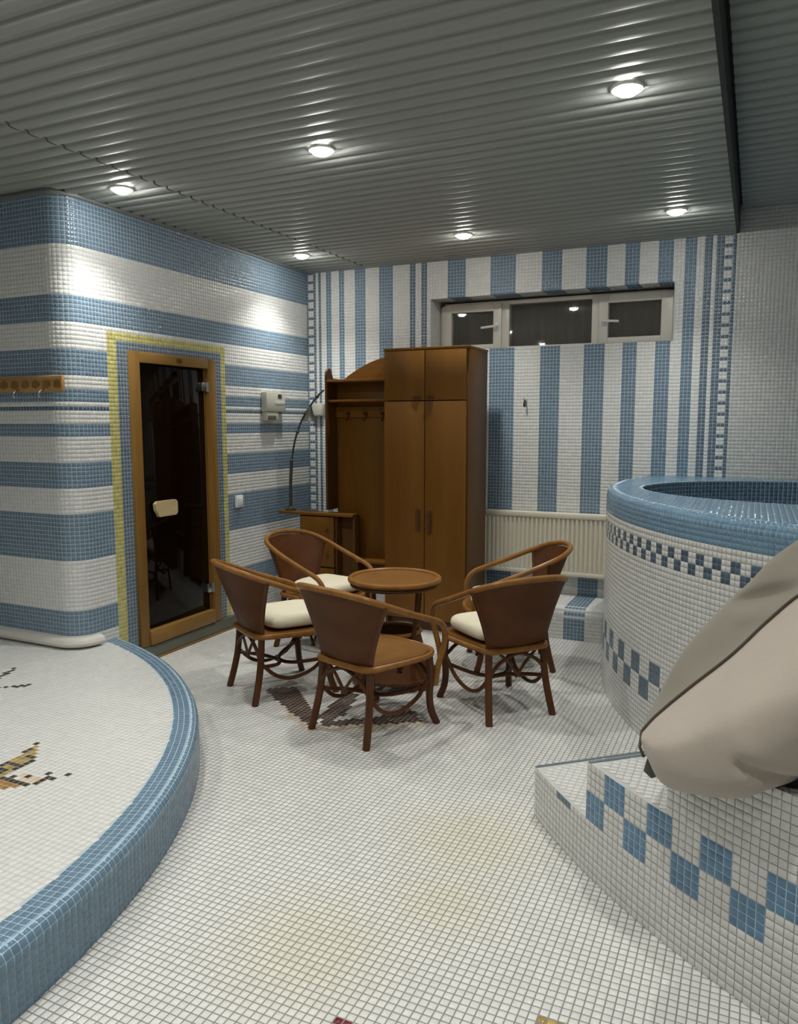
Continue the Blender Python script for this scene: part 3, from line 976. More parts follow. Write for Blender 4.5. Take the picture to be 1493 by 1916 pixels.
# outer wall tiles with checks
nu = int(abs(TA1 - TA0) * TUB_R / PITCH_T)
I, J, Q, N = arc_cells(TUB_C, TUB_R, TA0, TA1, 41, nu=nu)
ang = TA0 + (I + 0.5) * (TA1 - TA0) / nu
arc_i = I - int(round((math.radians(-129.38 + 360) - TA0) / ((TA1 - TA0) / nu)))   # tile index from a known check
sl = fill(len(I), 't_white')
up = (J >= 37) & (J < 39); lo = (J >= 35) & (J < 37)
sl[up & (np.mod(arc_i + 1, 4) < 2)] = SI['t_navy']
sl[lo & (np.mod(arc_i + 3, 4) < 2)] = SI['t_navy']
arc_j = I - int(round((math.radians(-145.41 + 360) - TA0) / ((TA1 - TA0) / nu)))
up = (J >= 12) & (J < 16); lo = (J >= 8) & (J < 12)
sl[up & (np.mod(arc_j, 8) < 4)] = SI['t_steel']
sl[lo & (np.mod(arc_j + 4, 8) < 4)] = SI['t_steel']
ok = (sum(Q) / 4)[:, 1] < YB
lay_tiles(tub, tile_geometry(*[q[ok] for q in Q], N[ok]), sl[ok])
# rim tiles: vertical courses and rounded edge
prof = [np.array(p) for p in ((rr_, 41 * PITCH_T), (rr_, TUB_Z - 0.035), (rr_ - 0.012, TUB_Z - 0.009), (rr_ - 0.035, TUB_Z))]
cum3 = np.concatenate([[0], np.cumsum([np.hypot(*(b_ - a)) for a, b_ in zip(prof, prof[1:])])])
nr = int(round(cum3[-1] / PITCH_T)); ps3 = cum3[-1] / nr
I, J = np.meshgrid(np.arange(nu), np.arange(nr), indexing='ij'); I = I.ravel(); J = J.ravel()
da = (TA1 - TA0) / nu
def rp3(a, s):
    r = np.interp(s, cum3, [p[0] for p in prof]); z = np.interp(s, cum3, [p[1] for p in prof])
    return np.stack([TUB_C[0] + r * np.cos(a), TUB_C[1] + r * np.sin(a), z], 1)
ga = GAP / 2 / TUB_R
aa, ab = TA0 + I * da + ga, TA0 + (I + 1) * da - ga
sa, sb = J * ps3 + GAP / 2, (J + 1) * ps3 - GAP / 2
Q = (rp3(aa, sa), rp3(ab, sa), rp3(ab, sb), rp3(aa, sb))
n_ = np.cross(Q[1] - Q[0], Q[3] - Q[0]); n_ /= np.linalg.norm(n_, axis=1)[:, None]
ok = (sum(Q) / 4)[:, 1] < YB
lay_tiles(tub, tile_geometry(*[q[ok] for q in Q], n_[ok]), fill(int(ok.sum()), 't_sky'), single=300)
# rim top
x0_, y0_ = -0.85, 2.6
nu2, nv2 = int(2.3 / PITCH_T), int(3.05 / PITCH_T)
I, J, Q, N = plane_cells((x0_, y0_, TUB_Z), (1, 0, 0), (0, 1, 0), (0, 0, 1), nu2, nv2)
cx = x0_ + (I + 0.5) * PITCH_T; cyy = y0_ + (J + 0.5) * PITCH_T
ok = (np.hypot(cx - TUB_C[0], cyy - TUB_C[1]) < TUB_R - 0.05) & (((cx - BC[0]) / (BRX + 0.012)) ** 2 + ((cyy - BC[1]) / (BRY + 0.012)) ** 2 > 1) & (cyy < YB - 0.012)
lay_tiles(tub, tile_geometry(*[q[ok] for q in Q], N[ok], tilt=0.00006), fill(int(ok.sum()), 't_sky'))

# ------------------------------------------------------------------ steps up to the pool
M['nosing'] = plain('blue grey edge tile', (0.13, 0.17, 0.19), 0.3)
steps = thing('pool_steps', 'curved white mosaic steps with blue checkerboard rising beside the raised pool', 'steps', (0, 0, 0))
DIRV = np.array([0.75, 0.66]); DIRV /= np.linalg.norm(DIRV)
corners = [np.array(p) for p in ((-0.713, 2.751), (-0.457, 2.441), (-0.17, 2.21))]
def arc_angle(p):
    return math.atan2(p[1] - ST_C[1], p[0] - ST_C[0])
ca = [arc_angle(p) + 2 * PI if arc_angle(p) < 0 else arc_angle(p) for p in corners] + [math.radians(250)]
tops = [0.196, 0.392, 0.600]
def on_arc(a, r=ST_R):
    return np.array([ST_C[0] + r * math.cos(a), ST_C[1] + r * math.sin(a)])
def back_pt(p):
    t = 0.0
    while np.hypot(*(p + DIRV * t - np.array(TUB_C))) > TUB_R + 0.006 and t < 2:
        t += 0.01
    return p + DIRV * t
for k in range(3):
    a0, a1 = ca[k], ca[k + 1]
    arc = [on_arc(a0 + (a1 - a0) * i / 14, ST_R - 0.001) for i in range(15)]
    b0, b1 = back_pt(arc[0]), back_pt(arc[-1])
    inner_pts = []
    t0, t1 = math.atan2(b0[1] - TUB_C[1], b0[0] - TUB_C[0]), math.atan2(b1[1] - TUB_C[1], b1[0] - TUB_C[0])
    for i in range(9):
        a = t1 + (t0 - t1) * i / 8
        inner_pts.append((TUB_C[0] + (TUB_R + 0.003) * math.cos(a), TUB_C[1] + (TUB_R + 0.003) * math.sin(a)))
    bm = bmesh.new()
    add_prism(bm, [tuple(p) for p in arc] + inner_pts, 0.0, tops[k] - 0.001)
    st = obj('step', bm, 'g_white', steps, False)
    # tread tiles
    pol = [tuple(p) for p in arc] + inner_pts
    mnx, mxx = min(p[0] for p in pol), max(p[0] for p in pol)
    mny, mxy = min(p[1] for p in pol), max(p[1] for p in pol)
    I, J, Q, N = plane_cells((mnx, mny, tops[k]), (1, 0, 0), (0, 1, 0), (0, 0, 1), int((mxx - mnx) / PITCH_T) + 1, int((mxy - mny) / PITCH_T) + 1)
    cx = mnx + (I + 0.5) * PITCH_T; cyy = mny + (J + 0.5) * PITCH_T
    ok = in_poly(cx, cyy, pol)
    for dx, dy in ((-.0115, -.0115), (.0115, -.0115), (.0115, .0115), (-.0115, .0115)):
        ok &= in_poly(cx + dx, cyy + dy, pol)
    de = np.abs((cx - arc[0][0]) * (-DIRV[1]) + (cyy - arc[0][1]) * DIRV[0])
    ts = fill(len(I), 't_white')
    ok &= de > 0.026
    nv_ = np.array([DIRV[1], -DIRV[0]]) * 0.014
    bm = bmesh.new()
    add_prism(bm, [tuple(arc[0]), tuple(arc[0] + nv_), tuple(b0 - DIRV * 0.004 + nv_), tuple(b0 - DIRV * 0.004)], tops[k] - 0.012, tops[k] + 0.0012)
    obj('nosing', bm, 'nosing', st, False)
    tiles_mesh('tread_tiles', tile_geometry(*[q[ok] for q in Q], N[ok]), ts[ok], st)
    # riser tiles (the face towards the lower step)
    zlow = 0.0 if k == 0 else tops[k - 1]
    L = np.hypot(*(b0 - arc[0]))
    nvr = int(round((tops[k] - zlow) / PITCH_T))
    I, J, Q, N = plane_cells((arc[0][0], arc[0][1], zlow), (DIRV[0], DIRV[1], 0), (0, 0, 1), (-DIRV[1], DIRV[0], 0), int(L / PITCH_T), nvr)
    tiles_mesh('riser_tiles', tile_geometry(*Q, N), np.where(J >= nvr - 1, SI['t_blue'], SI['t_white']) if k < 2 else fill(len(I), 't_white'), st)
# curved outer face: one continuous checkerboard cut by the step heights
a0, a1 = ca[0], ca[3]
nu = int((a1 - a0) * ST_R / PITCH_T)
I, J, Q, N = arc_cells(ST_C, ST_R, a0, a1, 25, nu=nu)
ang = a0 + (I + 0.5) * (a1 - a0) / nu
ok = ((J < 8) & (ang < ca[1])) | ((J < 16) & (ang >= ca[1]) & (ang < ca[2])) | ((J < 25) & (ang >= ca[2]))
ref = arc_angle((-0.457, 2.441)) + 2 * PI
ci = I - int(round((ref - a0) / ((a1 - a0) / nu)))
sl = fill(len(I), 't_white')
CH0 = 0
sl[(J >= 8) & (J < 12) & (np.mod(ci + CH0, 8) < 4)] = SI['t_azure']
sl[(J >= 12) & (J < 16) & (np.mod(ci + CH0 + 4, 8) < 4)] = SI['t_azure']
sl[(J == 7) & (ang < ca[1]) & (ci >= -9) & (np.mod(ci + CH0, 8) < 4)] = SI['t_steel']
lay_tiles(steps, tile_geometry(*[q[ok] for q in Q], N[ok]), sl[ok], single=300)
# light blue grout between the blue tiles of the checks
bl = ok & ((sl == SI['t_azure']))
I2, J2, Q2, N2 = arc_cells(ST_C, ST_R + 0.0002, a0, a1, 25, nu=nu, g=0.0)
bm = bmesh.new()
for k in np.where(bl)[0]:
    bm.faces.new([bm.verts.new(Q2[c_][k]) for c_ in range(4)])
o_ = obj('blue_grout', bm, 'g_blue', steps, False)
o_['kind'] = 'stuff'

# ------------------------------------------------------------------ window
win = struct(bpy.data.objects.new('window_1', None)); COL.objects.link(win)
GY = WY
# outer frame
zt = WZ1 - 0.02
bm = bmesh.new()
add_box(bm, WX0 + 0.003, -2.335 + 0.03, GY, GY + 0.07, WZ0 + 0.003, zt, 0.003)
add_box(bm, -0.60, WX1 - 0.003, GY, GY + 0.07, WZ0 + 0.003, zt, 0.003)
add_box(bm, WX0 + 0.003, WX1 - 0.003, GY, GY + 0.07, zt - 0.03, zt, 0.003)
add_box(bm, WX0 + 0.003, WX1 - 0.003, GY, GY + 0.07, WZ0 + 0.003, WZ0 + 0.04, 0.003)
add_box(bm, -1.835, -1.775, GY - 0.004, GY + 0.07, WZ0 + 0.01, zt - 0.01, 0.003)
add_box(bm, -1.145, -1.09, GY - 0.004, GY + 0.07, WZ0 + 0.01, zt - 0.01, 0.003)
obj('window_frame', bm, 'pvc', win)
def sash(x0, x1, z0, z1, gx0, gx1, gz0, gz1, hx, hz_, hd_):
    bm = bmesh.new()
    ya, yb = GY - 0.02, GY + 0.045
    add_box(bm, x0, gx0, ya, yb, z0, z1, 0.003)
    add_box(bm, gx1, x1, ya, yb, z0, z1, 0.003)
    add_box(bm, gx0, gx1, ya + 0.0005, yb, z0, gz0, 0.003)
    add_box(bm, gx0, gx1, ya + 0.0005, yb, gz1, z1, 0.003)
    s = obj('sash', bm, 'pvc', win)
    box('pane', gx0 - 0.005, gx1 + 0.005, GY + 0.012, GY + 0.018, gz0 - 0.005, gz1 + 0.005, 'pane', s, smooth=False)
    bm = bmesh.new()
    add_box(bm, hx - 0.012, hx + 0.012, ya - 0.01, ya, hz_ - 0.03, hz_ + 0.03, 0.003)
    add_tube(bm, spline([(hx, ya - 0.005, hz_), (hx, ya - 0.04, hz_), (hx + hd_ * 0.02, ya - 0.045, hz_ - 0.001), (hx + hd_ * 0.12, ya - 0.04, hz_ - 0.008)], 4), 0.009, 8)
    obj('window_handle', bm, 'switch', s)
sash(-2.325, -1.835, WZ0 + 0.03, 2.42, -2.25, -1.9, 2.11, 2.362, -1.865, 2.24, -1)
sash(-1.09, -0.575, WZ0 + 0.03, 2.425, -1.025, -0.655, 2.118, 2.368, -1.06, 2.235, 1)
box('pane', -1.776, -1.144, GY + 0.012, GY + 0.018, WZ0 + 0.035, zt - 0.028, 'pane', win, smooth=False)
# curtain hanging outside the glass and the dark behind it
bm = bmesh.new()
N_ = 180
rows = []
for z in (WZ0 - 0.05, WZ1 + 0.02):
    rows.append([bm.verts.new((-2.42 + 1.95 * k / N_, GY + 0.11 + 0.008 * math.sin(k * 0.9) + 0.006 * math.sin(k * 0.37 + 1), z)) for k in range(N_ + 1)])
for k in range(N_):
    bm.faces.new((rows[0][k], rows[0][k + 1], rows[1][k + 1], rows[1][k]))
tag(obj('curtain', bm, 'curtain', None), 'brown pleated curtain hanging behind the window glass', 'curtain')

# ------------------------------------------------------------------ wardrobe
WXa, WXb, WYf, WYb, WZt = -2.423, -1.79, 4.97, 5.195, 2.02
wr = thing('wardrobe', 'tall brown two-door wardrobe with two small top doors', 'wardrobe', ((WXa + WXb) / 2, 5.08, 0))
wr_o = Vector(wr.location)
def wbox(name, *a, mat='wardrobe', parent=None, bevel=0.002):
    x0, x1, y0, y1, z0, z1 = a
    par = parent or wr
    off = wr_o if par is wr else Vector(par.location) + wr_o
    bm = bmesh.new()
    add_box(bm, x0, x1, y0, y1, z0, z1, bevel)
    bmesh.ops.translate(bm, verts=bm.verts, vec=-wr_o if par is wr else -wr_o)
    return obj(name, bm, mat, par)
WYb = 5.385
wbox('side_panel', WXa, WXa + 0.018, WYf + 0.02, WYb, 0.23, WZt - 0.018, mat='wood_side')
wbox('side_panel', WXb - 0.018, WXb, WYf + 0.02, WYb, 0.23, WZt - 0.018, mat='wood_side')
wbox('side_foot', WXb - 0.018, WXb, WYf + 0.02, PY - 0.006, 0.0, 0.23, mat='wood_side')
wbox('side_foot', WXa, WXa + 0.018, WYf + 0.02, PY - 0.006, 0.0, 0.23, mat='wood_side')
wbox('top_panel', WXa - 0.004, WXb + 0.004, WYf, WYb, WZt - 0.018, WZt, mat='wardrobe_x')
wbox('plinth', WXa + 0.018, WXb - 0.018, WYf + 0.05, WYf + 0.066, 0.0, 0.085, mat='handle')
wbox('bottom_panel', WXa + 0.018, WXb - 0.018, WYf + 0.02, PY - 0.006, 0.085, 0.1, mat='wood_side')
wbox('back_panel', WXa + 0.018, WXb - 0.018, WYb - 0.008, WYb, 0.24, WZt - 0.018, mat='wood_side')
xm = -2.107
zs = 1.652
dy0, dy1 = WYf, WYf + 0.018
def door_w(x0, x1, z0, z1, handle):
    d = wbox('door', x0, x1, dy0, dy1, z0, z1)
    bm = bmesh.new()
    hx0, hx1, hz0, hz1 = handle
    add_prism(bm, [(hx0, hz0 + 0.01), (hx0 + 0.004, hz0), (hx1 - 0.004, hz0), (hx1, hz0 + 0.01), (hx1, hz1 - 0.01), (hx1 - 0.004, hz1), (hx0 + 0.004, hz1), (hx0, hz1 - 0.01)], dy0 - 0.02, dy0 - 0.001, 'y')
    bmesh.ops.translate(bm, verts=bm.verts, vec=-wr_o)
    obj('door_handle', bm, 'handle', d, smooth=False)
door_w(WXa + 0.003, xm - 0.0025, 0.09, zs - 0.003, (xm - 0.06, xm - 0.035, 0.73, 0.89))
door_w(xm + 0.0025, WXb - 0.012, 0.09, zs - 0.003, (xm + 0.025, xm + 0.05, 0.715, 0.88))
door_w(WXa + 0.003, xm - 0.0025, zs + 0.003, WZt - 0.021, (xm - 0.085, xm - 0.03, 1.665, 1.682))
door_w(xm + 0.0025, WXb - 0.012, zs + 0.003, WZt - 0.021, (xm + 0.022, xm + 0.07, 1.665, 1.682))

# ------------------------------------------------------------------ hall stand with arched top
hs = thing('hall_stand', 'brown open coat stand with arched top board and hooks beside the wardrobe', 'coat stand', (-2.72, 5.2, 0))
ho = Vector(hs.location)
def hobj(name, bm, mat, smooth=False, parent=None):
    bmesh.ops.translate(bm, verts=bm.verts, vec=-ho)
    return obj(name, bm, mat, parent or hs, smooth)
def hbox(name, x0, x1, y0, y1, z0, z1, mat='wardrobe', bevel=0.002):
    bm = bmesh.new(); add_box(bm, x0, x1, y0, y1, z0, z1, bevel)
    return hobj(name, bm, mat, True)
HXa, HXb, HYf, HYb = -2.985, -2.428, 5.1, 5.40
# side panel with rounded horn at the top
bm = bmesh.new()
horn = [(HYb, 0.83), (HYf, 0.83), (HYf, 1.86), (HYf + 0.006, 1.885), (HYf + 0.022, 1.905), (HYf + 0.045, 1.908), (HYf + 0.07, 1.895), (HYf + 0.085, 1.86), (HYf + 0.10, 1.835), (HYb, 1.835)]
add_prism(bm, horn, HXa, HXa + 0.018, 'x')
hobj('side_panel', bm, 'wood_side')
hbox('top_shelf', HXa + 0.018, HXb, HYf, HYb, 1.803, 1.821, 'wardrobe_x')
hbox('hat_shelf', HXa + 0.018, HXb, HYf + 0.01, HYb - 0.15, 1.655, 1.672, 'wardrobe_x')
hbox('back_panel', HXa + 0.018, HXb, HYf + 0.150, HYf + 0.166, 0.24, 1.803)
bm = bmesh.new()
arch = [(HXb, 1.821), (HXa + 0.12, 1.821)]
for k in range(13):
    t = k / 12
    arch.append((HXa + 0.13 + (HXb - HXa - 0.13) * t, 1.822 + 0.16 * math.sin(t * PI / 2) ** 0.9))
add_prism(bm, arch, HYf + 0.06, HYf + 0.078, 'y')
hobj('arched_board', bm, 'wardrobe_x')
hbox('hook_rail', HXa + 0.018, HXb, HYf + 0.132, HYf + 0.149, 1.54, 1.62, 'wardrobe_x')
for hx in (-2.85, -2.70, -2.55):
    bm = bmesh.new()
    add_tube(bm, spline([(hx, HYf + 0.131, 1.575), (hx, HYf + 0.085, 1.565), (hx, HYf + 0.07, 1.59), (hx, HYf + 0.062, 1.605)], 4), 0.007, 8)
    add_tube(bm, spline([(hx, HYf + 0.131, 1.56), (hx, HYf + 0.105, 1.52), (hx, HYf + 0.085, 1.515), (hx, HYf + 0.078, 1.53)], 4), 0.006, 8)
    hobj('coat_hook', bm, 'handle', True)
hbox('shoe_shelf', HXa + 0.25, HXb, HYf - 0.0, HYf + 0.148, 0.44, 0.462, 'wardrobe_x')
hbox('shoe_side', HXa + 0.25, HXa + 0.268, HYf + 0.002, PY - 0.005, 0.0, 0.44, 'wood_side')
hbox('shoe_side', HXb - 0.02, HXb - 0.002, HYf + 0.002, PY - 0.005, 0.0, 0.44, 'wood_side')

# ------------------------------------------------------------------ small cabinet with lamp
cb = thing('bedside_cabinet', 'small brown cabinet with overhanging top in the corner, holding the lamp', 'cabinet', (-3.07, 5.05, 0))
co = Vector(cb.location)
def cbox(name, x0, x1, y0, y1, z0, z1, mat='wardrobe', bevel=0.002, parent=None):
    bm = bmesh.new(); add_box(bm, x0, x1, y0, y1, z0, z1, bevel)
    bmesh.ops.translate(bm, verts=bm.verts, vec=-co)
    return obj(name, bm, mat, parent or cb)
cbox('top_board', -3.41, -2.745, 5.08, 5.195, 0.785, 0.808, 'wardrobe_x', 0.004)
CB0, CB1 = 5.11, 5.195
cbox('side_panel', -3.23, -3.212, CB0, CB1, 0.0, 0.785, 'wood_side')
cbox('side_panel', -2.76, -2.742, CB0, CB1, 0.0, 0.785, 'wood_side')
cbox('divider', -2.915, -2.898, CB0, CB1, 0.0, 0.785, 'wood_side')
cbox('back_panel', -3.212, -2.76, CB1 - 0.008, CB1, 0.0, 0.785, 'wood_side')
for (z0, z1) in ((0.585, 0.775), (0.385, 0.575), (0.06, 0.375)):
    d = cbox('drawer', -3.21, -2.916, CB0 - 0.02, CB0 - 0.002, z0, z1)
    bm = bmesh.new()
    add_lathe(bm, [(0.006, 0.0), (0.007, 0.012), (0.012, 0.018), (0.012, 0.026), (0.004, 0.03)], 12)
    bmesh.ops.rotate(bm, verts=bm.verts, matrix=Matrix.Rotation(PI / 2, 3, 'X'))
    bmesh.ops.translate(bm, verts=bm.verts, vec=Vector((-2.97, CB0 - 0.02, (z0 + z1) / 2)) - co)
    obj('drawer_knob', bm, 'handle', d)

lp_ = thing('desk_lamp', 'dark gooseneck lamp with bell shade standing on the small corner cabinet', 'lamp', (-3.335, 5.145, 0.809))
lo_ = Vector(lp_.location)
def lobj(name, bm, mat):
    bmesh.ops.translate(bm, verts=bm.verts, vec=-lo_)
    return obj(name, bm, mat, lp_)
bm = bmesh.new()
add_lathe(bm, [(0.042, 0.0), (0.045, 0.004), (0.043, 0.014), (0.02, 0.02), (0.012, 0.032)], 24, (-3.335, 5.145, 0.8095))
lobj('lamp_base', bm, 'lampmetal')
bm = bmesh.new()
yl = 5.145
add_tube(bm, spline([(-3.335, yl, 0.82), (-3.333, yl, 1.03), (-3.322, yl, 1.2)], 6), 0.013, 10)
lobj('pole', bm, 'lampmetal')
bm = bmesh.new()
add_tube(bm, spline([(-3.322, yl, 1.195), (-3.3, yl, 1.31), (-3.27, yl, 1.41), (-3.215, yl, 1.53), (-3.15, yl, 1.62), (-3.08, yl, 1.70), (-3.02, yl, 1.748)], 6), 0.008, 8)
lobj('arm', bm, 'lampmetal')
bm = bmesh.new()
for p in ((-3.322, yl, 1.2), (-3.262, yl, 1.43), (-3.08, yl, 1.70)):
    bmesh.ops.create_icosphere(bm, subdivisions=2, radius=0.016, matrix=Matrix.Translation(p))
lobj('joint', bm, 'lampmetal')
bm = bmesh.new()
add_lathe(bm, [(0.008, 0.0), (0.016, -0.004), (0.022, -0.02), (0.03, -0.055), (0.048, -0.09), (0.062, -0.108), (0.064, -0.112), (0.06, -0.112), (0.044, -0.092), (0.026, -0.058), (0.01, -0.02)], 24, (-3.148, yl, 1.62))
lobj('lamp_shade', bm, 'lampmetal')

# ------------------------------------------------------------------ wall fittings
bx = thing('sauna_controller', 'beige control box on the striped wall right of the sauna door', 'control box', (XL + 0.003, 5.08, 1.6))
bo = Vector(bx.location)
def bbox(name, y0, y1, z0, z1, d0, d1, mat, bevel=0.004, parent=None):
    bm = bmesh.new(); add_box(bm, XL + d0, XL + d1, y0, y1, z0, z1, bevel)
    bmesh.ops.translate(bm, verts=bm.verts, vec=-bo)
    return obj(name, bm, mat, parent or bx)
bbox('housing', 4.955, 5.215, 1.585, 1.735, 0.003, 0.055, 'box')
bbox('lower_housing', 4.965, 5.12, 1.515, 1.584, 0.003, 0.05, 'box')
bbox('display', 5.11, 5.16, 1.69, 1.72, 0.0555, 0.058, 'display', 0.001)
bbox('label_plate', 5.07, 5.2, 1.64, 1.668, 0.0555, 0.057, 'plaster', 0.0005)
bbox('socket', 4.975, 5.085, 1.525, 1.556, 0.0505, 0.053, 'tag', 0.001)
sw = thing('light_switch', 'small white switch on the blue band right of the sauna door', 'switch', (XL + 0.003, 4.637, 0.92))
bm = bmesh.new(); add_box(bm, 0.0, 0.02, -0.04, 0.04, -0.045, 0.045, 0.004); obj('plate', bm, 'switch', sw)
bm = bmesh.new(); add_box(bm, 0.0205, 0.027, -0.025, 0.025, -0.028, 0.028, 0.003); obj('rocker', bm, 'switch', sw)
wb = thing('junction_box', 'small beige box on the striped wall behind the desk lamp', 'box', (-3.355, YB - 0.003, 1.607))
bm = bmesh.new(); add_box(bm, -0.048, 0.048, -0.045, 0.0, -0.052, 0.052, 0.005); obj('housing', bm, 'box', wb)
bm = bmesh.new(); add_box(bm, -0.04, 0.04, -0.049, -0.0455, -0.044, 0.044, 0.001); obj('lid', bm, 'box', wb)
hk = thing('wall_hook', 'small dark hook on a white stripe of the window wall', 'hook', (-1.578, YB - 0.003, 1.653))
bm = bmesh.new(); add_box(bm, -0.012, 0.012, -0.006, 0.0, -0.028, 0.028, 0.002); obj('plate', bm, 'steel', hk)
bm = bmesh.new(); add_tube(bm, spline([(0, -0.006, 0.01), (0, -0.03, 0.0), (0, -0.04, -0.02), (0, -0.032, -0.035), (0, -0.018, -0.028)], 4), 0.005, 8); obj('prong', bm, 'display', hk)
# wooden rack on the cabin front
pk = thing('towel_rack', 'carved wooden hook rail on the striped cabin front at left edge', 'hook rail', (-3.78, YF - 0.003, 1.715))
bm = bmesh.new(); add_box(bm, -0.32, 0.30, -0.022, 0.0, -0.045, 0.045, 0.006); obj('board', bm, 'plaque', pk)
for k in range(7):
    bm = bmesh.new()
    px_ = -0.27 + k * 0.085
    poly = [(px_, -0.018), (px_ + 0.03, -0.024), (px_ + 0.06, -0.012), (px_ + 0.055, 0.014), (px_ + 0.028, 0.024), (px_ + 0.004, 0.012)]
    add_prism(bm, poly, -0.0265, -0.0222, 'y')
    obj('carving', bm, 'frame_wood', pk, False)
for k in range(3):
    bm = bmesh.new()
    px_ = -0.24 + k * 0.2
    add_tube(bm, spline([(px_, -0.022, -0.03), (px_, -0.05, -0.04), (px_, -0.06, -0.06), (px_, -0.05, -0.075)], 4), 0.006, 8)
    obj('peg', bm, 'steel', pk)

# ------------------------------------------------------------------ radiator
rd = thing('radiator', 'cream panel radiator with vertical ribs under the window', 'radiator', (-1.375, YB, 0.375))
ro = Vector(rd.location)
RX0, RX1, RZ0, RZ1 = -1.85, -0.90, 0.375, 0.84
def robj(name, bm, mat='radiator', smooth=True):
    bmesh.ops.translate(bm, verts=bm.verts, vec=-ro)
    return obj(name, bm, mat, rd, smooth)
RYf = YB - 0.105
bm = bmesh.new()
N_ = int((RX1 - RX0 - 0.03) / 0.0333)
pts = []
for k in range(N_):
    a = RX0 + 0.015 + k * 0.0333
    pts += [(a, 0.0), (a + 0.008, 0.0), (a + 0.012, -0.012), (a + 0.026, -0.012), (a + 0.030, 0.0)]
pts.append((RX1 - 0.012, 0.0))
A = [bm.verts.new((x, RYf + 0.016 + d, RZ0 + 0.03)) for x, d in pts]
B = [bm.verts.new((x, RYf + 0.016 + d, RZ1 - 0.035)) for x, d in pts]
for k in range(len(pts) - 1):
    bm.faces.new((A[k], A[k + 1], B[k + 1], B[k]))
add_box(bm, RX0 + 0.004, RX1 - 0.004, RYf + 0.017, RYf + 0.07, RZ0 + 0.006, RZ1 - 0.006, 0.003)
robj('panel', bm, smooth=False)
bm = bmesh.new(); add_box(bm, RX0, RX1, RYf, RYf + 0.085, RZ1 - 0.04, RZ1, 0.006); robj('top_grille', bm)
bm = bmesh.new(); add_box(bm, RX0, RX1, RYf + 0.002, RYf + 0.08, RZ0, RZ0 + 0.032, 0.006); robj('bottom_rail', bm)
for x in (RX0, RX1 - 0.008):
    bm = bmesh.new(); add_box(bm, x, x + 0.008, RYf + 0.001, RYf + 0.084, RZ0 + 0.005, RZ1 - 0.005, 0.002); robj('side_cover', bm)
for x in (RX0 + 0.15, RX1 - 0.15):
    bm = bmesh.new(); add_box(bm, x - 0.015, x + 0.015, RYf + 0.07, YB - 0.003, RZ1 - 0.12, RZ1 - 0.06, 0.002); robj('bracket', bm)

# ------------------------------------------------------------------ rattan chairs
def sym(pts):
    return pts + [(-x, y, z) for x, y, z in pts[::-1][1:]]

